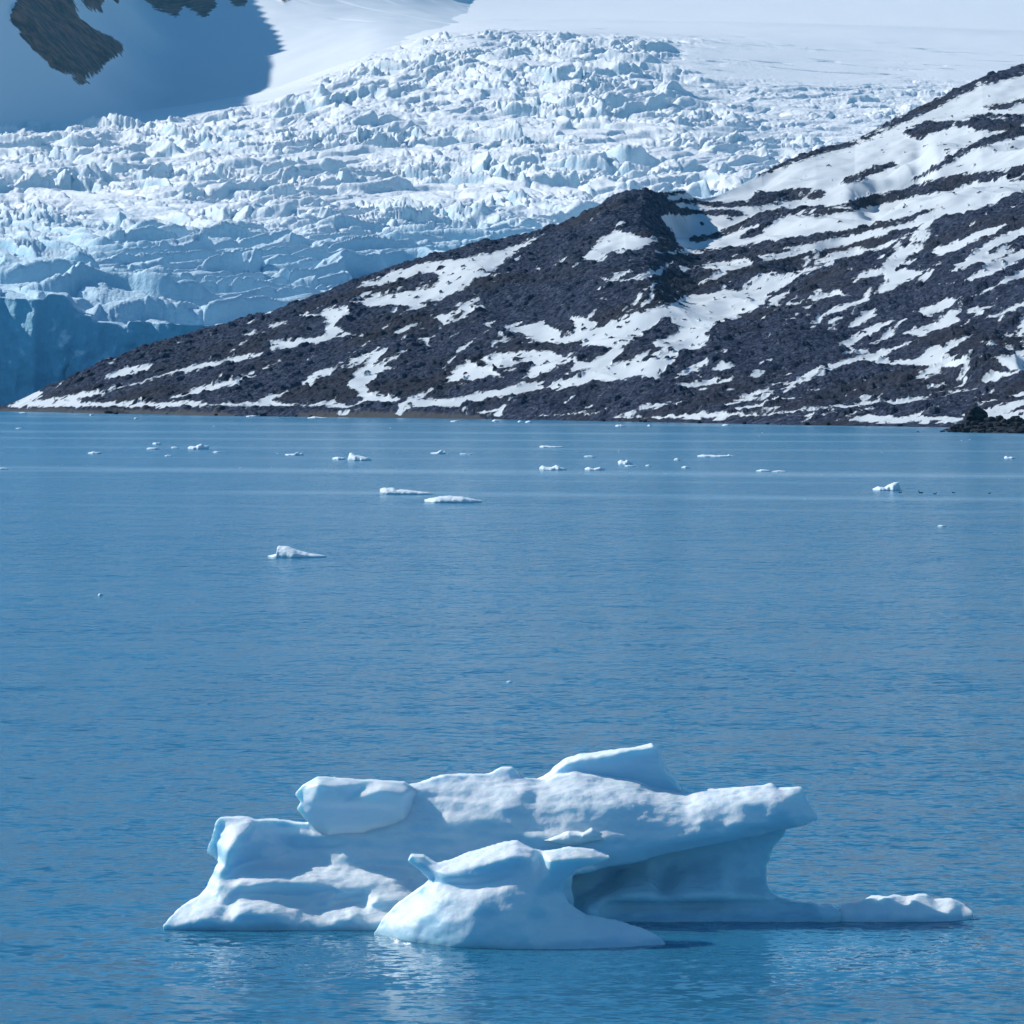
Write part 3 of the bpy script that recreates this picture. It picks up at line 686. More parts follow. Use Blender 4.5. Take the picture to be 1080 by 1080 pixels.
def moraine():
    nc, nr, nb = 1420, 640, 24
    px = np.concatenate([np.linspace(-55, 1110, 1330), np.linspace(1112, 1340, nc - 1330)])
    sh = np.interp(px, [a for a, b in SHORE], [b for a, b in SHORE]); Ys = water_Y(sh)
    cp = np.interp(px, [a for a, b, c in CREST], [b for a, b, c in CREST]); cd = np.interp(px, [a for a, b, c in CREST], [c for a, b, c in CREST])
    cd = blur(cd[:, None], 12, 0)[:, 0]
    Yc = Ys + cd
    t = np.linspace(-.02, 1, nr)[:, None]
    YY = Ys[None, :] + (Yc - Ys)[None, :] * t
    zc = at(px, cp, Yc)[2]
    g = np.where(t < 0, t * 3, .035 * sstep(0, .03, t) + .965 * np.clip(t, 0, 1) ** 1.05)
    # low foreland in front of the right half
    fl = np.interp(px, [0, 380, 560, 900, 1100], [0, 0, .5, 1, 1])[None, :]
    g = np.where(t > 0, g * (1 - fl * .45 * np.exp(-(np.clip(t, 0, 1) / .16) ** 2)), g)
    Z = zc[None, :] * g
    Z = np.where(t < 0, np.minimum(t * 60, 0), Z)
    X = (px[None, :] - 540) / F * np.sqrt(1) * at(px[None, :], 0 * YY + 300, YY)[1] / 1.0
    X = at(px[None, :] + 0 * YY, 0 * YY + 330, YY)[0]
    env = np.sin(np.clip(t, 0, 1) * np.pi) ** .5
    size = np.clip(zc / 60, .1, 1.2)[None, :]
    Z = Z + env * size * (5 * fbm(X / 110, YY / 160, 3, 201) + 2.2 * fbm(X / 26, YY / 45, 3, 203))
    # rib and gully relief running down to the left
    rib = ridged((X + .35 * YY) / 60, (YY - .6 * X) / 260, 2, 205)
    Z = Z + env * size * 3.0 * (rib - .5)
    P0, Q0 = proj(X, YY, Z)
    # the rounded knoll at the ridge shoulder and the hollow beside it
    Z = Z + 5 * np.exp(-(((P0 - 668) / 46) ** 2 + ((Q0 - 222) / 22) ** 2)) * sstep(1.0, .97, t) - 5 * np.exp(-(((P0 - 735) / 45) ** 2 + ((Q0 - 238) / 10) ** 2))
    d1 = -polys_mask([[(905, 208), (975, 166), (978, 172), (915, 212)]], P0, Q0, 40)
    Z = Z - 9 * np.exp(-(np.maximum(d1, 0) / 13) ** 2) * sstep(890, 925, P0) * sstep(992, 965, P0)
    d2 = -polys_mask([[(725, 203), (805, 186), (850, 169), (850, 173), (805, 191), (730, 207)]], P0, Q0, 40)
    Z = Z - 5 * np.exp(-(np.maximum(d2, 0) / 6) ** 2) * sstep(715, 745, P0) * sstep(852, 790, P0)
    d3 = -polys_mask([[(1010, 392), (1045, 378), (1070, 390), (1030, 396)]], P0, Q0, 40)
    Z = Z + 4.5 * sstep(16, -6, d3)
    PX, PY = proj(X, YY, Z)
    # snow lies in patches, rock stands out of it
    jx = 3.4 * fbm(X / 4.5, YY / 7, 3, 211); jy = 1.6 * fbm(X / 4.5, YY / 7, 3, 213)
    jx2, jy2 = PX + jx * 1.6, PY + jy * 1.1
    sn = polys_mask(SNOW, jx2, jy2, 12)
    rk = polys_mask(ROCK, jx2, jy2, 12)
    cpv = np.interp(PX, [a for a, b, c in CREST], [b for a, b, c in CREST])
    sn = np.minimum(sn - .7, -rk)
    # stray streaks of snow caught between boulders
    st = fbm((.94 * X - .35 * YY) / 9, (.35 * X + .94 * YY) / 48, 4, 217) + .3 * fbm(X / 4, YY / 7, 3, 219)
    stray = (st - .42) * 9 - 3 * sstep(500, 100, PX) - 2 * sstep(300, 250, PY) * sstep(900, 700, PX)
    bot = sstep(395, 415, PY) * sstep(520, 640, PX)
    stray2 = (fbm(X / 22, YY / 12, 4, 221) - .30) * 9 * bot - 9 * (1 - bot)
    sn = np.maximum(sn, np.minimum(np.maximum(stray, stray2), 2.0))
    spots = (fbm(X / 3.5, YY / 6, 3, 223) - .52) * 14
    spots = np.where(PY < 262, spots - 2 * sstep(.2, -.2, fbm(X / 60, YY / 120, 2, 225)) - 1, spots)
    sn = np.minimum(sn, np.maximum(-spots, -3))
    sn = np.where(PY > np.interp(PX, [a for a, b in SHORE], [b for a, b in SHORE]) - 2.6, -6, sn)
    w = 1 - sstep(-1.5, 2.5, sn)                              # rock weight
    f1, f2, h, ox, oy = worley(X / 3.6, YY / 3.6, 231)
    b1 = np.sqrt(np.clip(.36 - f1 * f1, 0, 1)) * (RND[h, 2] ** 5) * 2.2
    f1, f2, h, ox, oy = worley(X / 1.5 + .3, YY / 1.7, 233)
    b2 = np.sqrt(np.clip(.30 - f1 * f1, 0, 1)) * (.15 + RND[h, 2] ** 2) * .75
    rough = b1 + b2 + .18 * fbm(X / 1.2, YY / 1.6, 2, 235) + .5 * fbm(X / 7, YY / 9, 3, 237)
    Z = Z + rough * w * np.clip((t + .0) / .02, 0, 1) * np.clip(zc / 12, .25, 1)[None, :] + .4 * (1 - w) * fbm(X / 12, YY / 20, 2, 239)
    Z = Z + .8 * sstep(-1, 4, sn) * 0
    # the far side
    tb = np.linspace(0, 1, nb + 1)[1:, None]
    Yb = Yc[None, :] + 420 * tb * np.clip(cd / 400, .1, 1)[None, :]
    Zb = Z[-1][None, :] * (1 - tb ** 1.3 * 1.0) - 3 * tb
    Xb = X[-1][None, :] + 0 * tb
    X = np.vstack([X, Xb]); Yf = np.vstack([YY, Yb]); Zf = np.vstack([Z, Zb])
    sn = np.vstack([sn, np.repeat(sn[-1:], nb, 0)])
    beach = np.vstack([sstep(-1, 1.5, polys_mask(BEACH, jx2, jy2, 12)) * (PY > 425), np.zeros((nb, nc))])
    o = grid_mesh('moraine_hill', X, Yf, Zf, mat_moraine(), {'snow': sn, 'beach': beach})
    tag(o, kind='structure')
    HILL.update(px=px, Ys=Ys, X=X, Y=Yf, Z=Zf, nr=nr)


def ico(n=3):
    p = (1 + 5 ** .5) / 2
    V = np.array([(-1, p, 0), (1, p, 0), (-1, -p, 0), (1, -p, 0), (0, -1, p), (0, 1, p), (0, -1, -p), (0, 1, -p), (p, 0, -1), (p, 0, 1), (-p, 0, -1), (-p, 0, 1)], float)
    T = [(0, 11, 5), (0, 5, 1), (0, 1, 7), (0, 7, 10), (0, 10, 11), (1, 5, 9), (5, 11, 4), (11, 10, 2), (10, 7, 6), (7, 1, 8), (3, 9, 4), (3, 4, 2), (3, 2, 6), (3, 6, 8), (3, 8, 9), (4, 9, 5), (2, 4, 11), (6, 2, 10), (8, 6, 7), (9, 8, 1)]
    V = list(V / np.linalg.norm(V[0]))
    for _ in range(n):
        c = {}; N = []
        def mid(a, b):
            k = (min(a, b), max(a, b))
            if k not in c:
                m = V[a] + V[b]; V.append(m / np.linalg.norm(m)); c[k] = len(V) - 1
            return c[k]
        for a, b, d in T:
            ab, bd, da = mid(a, b), mid(b, d), mid(d, a)
            N += [(a, ab, da), (b, bd, ab), (d, da, bd), (ab, bd, da)]
        T = N
    return np.array(V), np.array(T)


def rock_mesh(seed, mat, n=3, flat=.75, cuts=11):
    r = np.random.RandomState(seed); V, T = ico(n)
    for k in range(cuts):                                     # planar breaks
        d = r.normal(size=3); d /= np.linalg.norm(d); lim = .62 + r.rand() * .3
        s = V @ d; V = V - np.maximum(s - lim, 0)[:, None] * d
    V = V * (1 + .10 * perlin3(V[:, 0] * 2.1 + seed, V[:, 1] * 2.1, V[:, 2] * 2.1, seed % 9) + .05 * perlin3(V[:, 0] * 6, V[:, 1] * 6 + seed, V[:, 2] * 6, 2))[:, None]
    V = V * np.array([1, .8 + .4 * r.rand(), flat])
    return mesh_np('boulder', V, T, mat, smooth=False, obj=False)


def rocky_point():
    c, r = 260, 90
    px = np.linspace(985, 1230, c); v = np.linspace(0, 1, r)[:, None]
    front = np.interp(px, [985, 1000, 1010, 1080, 1230], [454.2, 455.1, 456, 457.2, 460])[None, :]
    back = np.interp(px, [985, 1000, 1015, 1080, 1230], [453.8, 453.6, 451, 447, 450])[None, :]
    Y = water_Y(front) * (1 - v) + (water_Y(back)) * v
    X = at(px[None, :] + 0 * Y, 450, Y)[0]
    h = np.sin(np.clip(v, 0, 1) * np.pi) ** .6 * np.interp(px, [985, 1010, 1040, 1230], [-.3, .8, 1.7, 2.2])[None, :]
    f1, f2, hh, ox, oy = worley(X / 2.2, Y / 2.2, 251)
    Z = h - .35 + .6 * np.sqrt(np.clip(.4 - f1 * f1, 0, 1)) * RND[hh, 2] + .25 * fbm(X / 3, Y / 5, 3, 253)
    o = grid_mesh('rocky_point', X, Y, Z, mat_rock()); tag(o, kind='structure')
    POINT.update(X=X, Y=Y, Z=Z)


def boulders():
    mr = mat_rock()
    rocky_point()
    M = [rock_mesh(s, mr, 2 if s % 3 else 3) for s in range(300, 312)]
    r = np.random.RandomState(5)
    def put(px, py, size, label, group=None, base=None, sink=.25, m=None, sc=(1, 1, 1), on=None):
        Y = float(water_Y(base if base else py))
        x, y, z = at(px, base if base else py, Y)
        s = size * Y / F / 2
        o = bpy.data.objects.new('boulder', M[r.randint(len(M))] if m is None else m); C.objects.link(o)
        o.scale = (s * sc[0], s * sc[1], s * sc[2]); o.rotation_euler = (0, 0, r.rand() * 6.28)
        hz = 0.0 if on is None else max(0.0, ground_z(on, x, y))
        o.location = (x, y, hz + s * sc[2] * (1 - 2 * sink) * .7)
        tag(o, label, 'boulder', group); return o
    big = rock_mesh(77, mr, 4, .78, 9)
    o = put(1030, 450, 26, 'big dark boulder standing above the low rocks at the right end of the shore', base=452.5, m=big, sc=(1, .9, 1.05), sink=.12, on=POINT); o.rotation_euler = (0, 0, .6)
    put(267, 437, 9, 'lone dark block on the pale beach below the left part of the hill', base=438.6, sink=.05, sc=(1, 1, .8))
    put(114, 435, 10, 'low dark boulder at the waterline near the left tip of the moraine', base=436.2, sink=.2, sc=(1, .8, .55))
    put(122, 436, 7, 'smaller dark stone just right of the low boulder at the left tip', base=436.6, sink=.2, sc=(1, .8, .6))
    put(994, 455, 6, 'leftmost dark skerry standing clear of the point in open water', base=455.6, sink=.3, sc=(1, .8, .55))
    put(1002, 455, 6, 'dark skerry nearest the boulder point, just off its tip', base=455.5, sink=.3, sc=(1, .8, .6))
    put(968, 455, 3.5, 'tiny dark rock awash far left of the boulder point', base=455.7, sink=.35, sc=(1.3, .8, .5))
    for k in range(150):                                       # the rubble of the point
        px = 1006 + 76 * r.rand() ** .9; sh = np.interp(px, [1000, 1010, 1080], [455.3, 456, 457.2])
        base = sh - (r.rand() ** 1.3) * min(6.0, 1 + (px - 1004) * .25)
        put(px, base, 2.6 + 7.5 * r.rand() ** 2.5, 'dark boulder in the rubble of the low point at the right end of the shore', 'boulders heaped on the low point', base=base, sink=.22, on=POINT)
    for k in range(120):                                      # the line of stones along the water
        px = r.choice([r.uniform(70, 330), r.uniform(480, 985), r.uniform(480, 985)]); sh = np.interp(px, [a for a, b in SHORE], [b for a, b in SHORE])
        put(px, sh, 1.8 + 5.0 * r.rand() ** 3, 'dark stone in the line of stones along the waterline of the moraine', 'stones along the waterline', base=sh + .25 - r.rand() * 1.0, sink=.2)


def ground_z(G, x, y):
    i = np.argmin((G['X'] - x) ** 2 + (G['Y'] - y) ** 2); return float(G['Z'].ravel()[i])
# ------------------------------------------------------------------ the iceberg
Y0 = 71.3
HRES = .034


class Sculpt:
    """distance field built from slabs traced in a vertical plane and thickened in depth"""
    def __init__(self, px0, px1, py_top, y0, y1, h, zlo=-.7):
        self.h = h
        x0 = (px0 - 540) / F * Y0; x1 = (px1 - 540) / F * Y0
        zt = at(540, py_top, Y0)[2]
        self.ax = np.arange(x0, x1, h, dtype=np.float32); self.ay = np.arange(y0, y1, h, dtype=np.float32); self.az = np.arange(zlo, zt, h, dtype=np.float32)
        self.XX, self.ZZ = np.meshgrid(self.ax, self.az, indexing='ij')
        self.D = np.full((len(self.ax), len(self.ay), len(self.az)), 9., np.float32)
    def plane(self, P, Yp):
        P = np.array(P, float); x, y, z = at(P[:, 0], P[:, 1], Yp); return np.stack([x, z], -1)
    def slab(self, P, yc, hd, r=.2, tilt=0.0, slant=0.0, flare=0.0, edge=.35, flat=.35):
        """P photo polygon at depth yc; hd half thickness; tilt = y per z, slant = y per x; flare = extra half thickness at the waterline"""
        Q = self.plane(P, yc)
        d2 = poly_sd(Q, self.XX, self.ZZ) + 0
        q = np.clip(-d2 / edge, 0, 1)
        th = hd * (flat + (1 - flat) * np.sqrt(q * (2 - q))) + flare * np.clip(1 - self.ZZ / 1.2, 0, 1.3) ** 1.5
        cy = yc + tilt * (self.ZZ - .8) + slant * (self.XX - Q[:, 0].mean())
        w = np.abs(self.ay[None, :, None] - cy[:, None, :]) - (th - r)[:, None, :]
        d = (d2 + r)[:, None, :]
        return np.minimum(np.maximum(d, w), 0) + np.sqrt(np.maximum(d, 0) ** 2 + np.maximum(w, 0) ** 2) - r
    def relief(self, outline, inner, creases=(), thick=1.7, soft=2, zc=.25):
        """solid behind a faceted face: (px, py, depth offset from Y0) points, triangulated and filled in"""
        from mathutils.geometry import delaunay_2d_cdt
        from mathutils import Vector
        n = len(outline); pts = list(outline) + list(inner); E = [(k, (k + 1) % n) for k in range(n)]
        for line in creases:                                   # edges and grooves the triangles must follow
            A = np.array(line, float); L = np.concatenate([[0], np.cumsum(np.hypot(*np.diff(A[:, :2], axis=0).T))])
            m = max(2, int(L[-1] / 7) + 1); q = np.linspace(0, L[-1], m); k0 = len(pts)
            pts += [tuple(np.interp(v, L, A[:, c]) for c in range(3)) for v in q]
            E += [(k0 + k, k0 + k + 1) for k in range(m - 1)]
        P = np.array(pts, float)
        x, y, z = at(P[:, 0], P[:, 1], Y0 + P[:, 2])
        vs, _, fs, ov, _, _ = delaunay_2d_cdt([Vector((a, b)) for a, b in zip(x, z)], E, [], 0, 1e-5)
        yy = np.array([y[o[0]] if len(o) else Y0 for o in ov])
        vs = np.array([tuple(v) for v in vs])
        ym = np.full(self.XX.shape, np.nan, np.float32)
        for f in fs:
            a, b, c = vs[f[0]], vs[f[1]], vs[f[2]]
            lo = np.minimum(np.minimum(a, b), c); hi = np.maximum(np.maximum(a, b), c)
            i0, i1 = np.searchsorted(self.ax, [lo[0] - .01, hi[0] + .01]); j0, j1 = np.searchsorted(self.az, [lo[1] - .01, hi[1] + .01])
            if i1 <= i0 or j1 <= j0: continue
            X = self.XX[i0:i1, j0:j1]; Z = self.ZZ[i0:i1, j0:j1]
            den = (b[1] - c[1]) * (a[0] - c[0]) + (c[0] - b[0]) * (a[1] - c[1])
            if abs(den) < 1e-12: continue
            w0 = ((b[1] - c[1]) * (X - c[0]) + (c[0] - b[0]) * (Z - c[1])) / den; w1 = ((c[1] - a[1]) * (X - c[0]) + (a[0] - c[0]) * (Z - c[1])) / den
            w2 = 1 - w0 - w1; m = (w0 > -1e-3) & (w1 > -1e-3) & (w2 > -1e-3)
            v = w0 * yy[f[0]] + w1 * yy[f[1]] + w2 * yy[f[2]]
            ym[i0:i1, j0:j1] = np.where(m, v, ym[i0:i1, j0:j1])
        sd = poly_sd(np.stack([x[:n], z[:n]], -1), self.XX, self.ZZ)
        for _ in range(60):                                    # spread the values outward past the outline
            bad = np.isnan(ym)
            if not bad.any(): break
            acc = np.zeros_like(ym); cnt = np.zeros_like(ym)
            for ax_ in (0, 1):
                for s_ in (1, -1):
                    r = np.roll(ym, s_, ax_); ok = ~np.isnan(r); acc += np.where(ok, r, 0); cnt += ok
            ym = np.where(bad & (cnt > 0), acc / np.maximum(cnt, 1), ym)
        ym = np.nan_to_num(ym, nan=Y0 + 1.0)
        for _ in range(2): ym = blur(blur(ym, soft, 0), soft, 1)
        gx, gz = np.gradient(ym, self.h)
        q = 1 / np.sqrt(1 + gx ** 2 + gz ** 2)
        yb = ym + .22 + thick * np.sqrt(np.clip(-sd / .8, 0, 1))
        front = (ym[:, None, :] - self.ay[None, :, None]) * q[:, None, :]
        return np.maximum(np.maximum(front, (self.ay[None, :, None] - yb[:, None, :]) * .5), sd[:, None, :])
    def ell(self, px, py, yc, rx, ry, rz, rot=0.0):
        x, _, z = at(px, py, yc)
        X = self.ax[:, None, None] - x; Y = self.ay[None, :, None] - yc; Z = self.az[None, None, :] - z
        c, s = math.cos(rot), math.sin(rot)
        X, Z = X * c + Z * s, -X * s + Z * c
        k = np.sqrt((X / rx) ** 2 + (Y / ry) ** 2 + (Z / rz) ** 2)
        return (k - 1) * min(rx, ry, rz)
    def add(self, d, k=.12):
        h = np.clip(.5 + .5 * (self.D - d) / k, 0, 1)
        self.D = (self.D * (1 - h) + d * h - k * h * (1 - h)).astype(np.float32)
    def sub(self, d, k=.1):
        d = -d
        h = np.clip(.5 - .5 * (self.D - d) / k, 0, 1)
        self.D = (self.D * (1 - h) + d * h + k * h * (1 - h)).astype(np.float32)
    def finish(self, name, mat, parent=None, amp=1.0, seed=0, strata=.0):
        V, Q = surface_nets(self.D, (self.ax[0], self.ay[0], self.az[0]), self.h)
        N = np.zeros_like(V)
        fn = np.cross(V[Q[:, 2]] - V[Q[:, 0]], V[Q[:, 3]] - V[Q[:, 1]])
        for k in range(4): np.add.at(N, Q[:, k], fn)
        N /= np.linalg.norm(N, axis=1)[:, None] + 1e-9
        x, y, z = V.T
        n = .10 * perlin3(x * .9 + seed, y * .9, z * 1.1, 3) + .06 * perlin3(x * 2.3, y * 2.3 + seed, z * 3.2, 4) + .030 * perlin3(x * 6, y * 6, z * 7 + seed, 5)
        n = n + strata * perlin3(x * .8 + seed, y * .8, z * 5.5 + .5 * x * .3, 11)
        up = np.clip(N[:, 2], 0, 1)
        n = n + up * (.035 * perlin3(x * 5, y * 5, z * 5, 6) + .02 * perlin3(x * 13, y * 13, z * 13, 7))
        V = V + N * (n * amp)[:, None]
        return mesh_np(name, V, Q, mat, parent=parent)


def empty(name, loc):
    o = bpy.data.objects.new(name, None); C.objects.link(o); o.location = loc; o.empty_display_size = .5; return o


BODY_O = [(172, 976, -.9), (190, 957, -.25), (205, 948, 0), (217, 936, .3), (230, 910, .5), (217, 899, .7), (222, 883, .8), (231, 863, 1.0), (262, 861, 1.25), (272, 865, 1.3), (290, 864, 1.35), (313, 868, 1.3), (326, 870, 1.25), (340, 884, 1.0),
          (372, 882, .92), (405, 874, .90), (430, 860, .95), (436, 845, 1.15), (431, 828, 1.6), (470, 818, 1.8), (515, 816, 1.9), (528, 811, 2.0), (540, 811, 2.0), (549, 819, 2.0), (575, 822, 1.9), (588, 817, 1.9), (606, 814, 1.9), (640, 821, 1.9), (670, 824, 1.85), (690, 832, 1.8),
          (720, 838, 1.7), (742, 833, 1.6), (780, 830, 1.5), (815, 827, 1.4), (821, 831, 1.4), (845, 831, 1.35), (853, 845, 1.15), (863, 864, .85), (845, 871, .75), (800, 881, .6), (740, 895, .4), (690, 905, .3), (640, 914, .2), (604, 924, .1), (604, 1010, 0), (168, 1010, -.9)]
BODY_I = [(228, 885, .92), (232, 903, .72), (240, 868, 1.0), (255, 865, 1.05), (262, 884, .50), (285, 878, 1.0), (300, 890, 1.02), (318, 903, .98), (272, 902, .70), (340, 910, .85), (345, 895, .98), (330, 882, 1.1), (300, 905, .92),
          (200, 974, -.88), (182, 980, -.95), (200, 982, -.98), (260, 984, -1.02), (330, 984, -1.02), (400, 985, -1.05), (450, 985, -.6), (480, 960, -.1),
          (380, 908, .62), (430, 893, .55), (470, 890, .48), (520, 888, .45), (440, 915, .35), (500, 910, .3), (560, 900, .3), (420, 880, .72), (600, 905, .22), (390, 893, .78),
          (470, 846, 1.05), (500, 832, 1.4), (520, 840, 1.15), (455, 850, 1.05), (740, 866, .46), (780, 862, .46), (820, 856, .50), (660, 870, .42), (690, 866, .46), (850, 840, 1.1), (846, 858, .72), (480, 940, .1), (560, 940, .1), (600, 935, .05)]
BODY_C = [
    [(285, 864, 1.1), (268, 868, .70), (254, 879, .32), (244, 892, .14), (233, 914, .04), (222, 936, .0)],                                             # rib of the left shoulder
    [(198, 953, -.10), (230, 938, -.22), (258, 928, -.24), (283, 922, -.26), (320, 926, -.24), (363, 931, -.2), (395, 930, -.14), (425, 928, 0)],   # first roll, crest
    [(240, 924, .2), (265, 914, .5), (300, 914, .6), (350, 920, .5), (400, 920, .45), (430, 920, .4)],                                   # hollow behind it
    [(205, 953, -.22), (240, 945, -.34), (283, 935, -.36), (325, 938, -.33), (380, 939, -.26), (425, 937, -.12)],                          # its face
    [(200, 957, -.18), (235, 952, -.18), (270, 948, -.14), (310, 945, -.08), (350, 942, .0), (400, 941, .02), (440, 938, .06)],             # groove
    [(184, 969, -.78), (206, 962, -.84), (235, 957, -.90), (262, 956, -.92), (295, 959, -.88), (330, 965, -.72)],                        # second roll on the left
    [(312, 954, -.42), (335, 949, -.58), (360, 946, -.64), (395, 946, -.62), (430, 945, -.5)],                                          # upper roll on the right
    [(320, 960, -.40), (350, 957, -.34), (390, 953, -.30), (430, 951, -.28)],
    [(336, 968, -.80), (362, 961, -.90), (410, 954, -.86), (440, 953, -.7)],                                                            # lowest roll on the right
    [(186, 974, -.92), (230, 970, -1.0), (280, 971, -1.02), (325, 975, -.96)],
    [(350, 975, -1.0), (400, 968, -1.0), (440, 965, -.9)],
    [(440, 842, 1.2), (446, 860, .85), (468, 874, .62), (482, 862, .74), (506, 850, .9), (530, 836, 1.2), (545, 824, 1.7)],             # lit shoulder of the ridge
    [(450, 872, .66), (470, 880, .50), (495, 873, .56), (520, 863, .62), (540, 847, .80), (554, 832, 1.15)],
    [(562, 829, 1.45), (600, 825, 1.42), (630, 828, 1.38), (660, 831, 1.34), (690, 840, 1.15), (715, 846, 1.05)],
    [(556, 856, .72), (600, 848, .72), (650, 850, .68), (700, 856, .60), (722, 852, .80), (745, 847, .86), (780, 843, .82), (815, 837, .80), (828, 841, .72)],
    [(828, 841, .72), (833, 856, .58), (838, 866, .60)],                                                                               # blunt end of the arm
    [(550, 876, .40), (575, 884, .20), (640, 886, .18)], [(550, 868, .55), (600, 868, .52), (650, 880, .32)],
    [(640, 902, .12), (690, 892, .20), (740, 882, .30), (790, 872, .40), (838, 864, .60)]]
LOBE_O = [(394, 985, -1.3), (402, 972, -1.35), (420, 953, -1.5), (443, 937, -1.7), (453, 928, -1.75), (444, 919, -1.8), (430, 908, -1.7), (433, 902, -1.7), (447, 903, -1.75), (461, 911, -1.75), (476, 906, -1.5), (500, 897, -1.4), (528, 889, -1.35), (545, 886, -1.35), (556, 891, -1.35), (571, 897, -1.4),
          (600, 892, -1.4), (626, 895, -1.5), (646, 905, -1.8), (632, 910, -1.9), (608, 917, -1.9), (596, 928, -1.85), (593, 941, -1.85), (600, 954, -1.95), (618, 966, -2.1), (650, 971, -2.2), (678, 979, -2.4), (696, 989, -2.6), (708, 1003, -2.9), (708, 1040, -2.9), (394, 1040, -1.4)]
LOBE_I = [(425, 965, -1.9), (448, 964, -2.45), (430, 978, -2.3), (500, 960, -2.98), (560, 950, -2.85), (550, 975, -3.15), (500, 985, -3.15), (590, 965, -2.6), (620, 980, -2.7), (660, 985, -2.7), (530, 948, -2.85), (470, 975, -2.85)]
LOBE_C = [
    [(437, 906, -1.8), (455, 917, -2.0), (484, 913, -2.25), (515, 905, -2.36), (537, 899, -2.32), (556, 898, -2.2), (581, 904, -2.25), (613, 903, -2.2), (640, 906, -1.95)],      # brow of the cap
    [(456, 924, -1.9), (470, 926, -2.26), (490, 929, -2.42), (512, 931, -2.5), (556, 928, -2.5), (590, 918, -2.2)],
    [(456, 929, -1.86), (466, 932, -2.08), (490, 934, -2.24), (515, 934, -2.40), (545, 930, -2.5)],                                                                               # notch beneath it
    [(447, 941, -1.95), (464, 944, -2.46), (485, 944, -2.64), (510, 939, -2.70), (545, 933, -2.66), (580, 928, -2.3)],
    [(396, 987, -1.45), (430, 994, -2.4), (480, 1000, -3.1), (540, 1005, -3.38), (600, 1006, -3.46), (650, 1005, -3.3), (700, 1005, -3.0)],
    [(446, 941, -1.85), (430, 958, -1.8), (412, 972, -1.65)]]
WALL_O = [(560, 890, 1.6), (800, 860, 1.4), (832, 868, 1.3), (828, 880, 1.3), (816, 895, 1.35), (809, 912, 1.4), (808, 932, 1.38), (819, 943, 1.25), (850, 949, 1.0), (878, 953, .7), (888, 962, .3), (892, 1010, .05), (560, 1010, 0)]
WALL_I = [(780, 930, 1.36), (700, 932, 1.32), (640, 932, 1.28)]
BLOCK_O = [(311, 838, 1.18), (319, 829, 1.23), (335, 819, 1.33), (352, 820, 1.38), (400, 824, 1.33), (426, 825, 1.28), (440, 834, 1.28), (480, 850, 1.32), (480, 915, 1.32), (352, 915, 1.12), (334, 876, 1.08), (321, 862, 1.08), (313, 853, 1.13), (317, 846, 1.18)]
BLOCK_I = [(337, 826, 0.90), (352, 828, 0.88), (400, 832, 0.86), (428, 836, 0.88), (330, 845, 0.88), (360, 846, 0.81), (400, 848, 0.83), (425, 852, 0.88), (332, 850, 0.94), (360, 852, 0.90), (400, 855, 0.90), (345, 872, 0.90), (390, 870, 0.83), (428, 870, 0.93)]


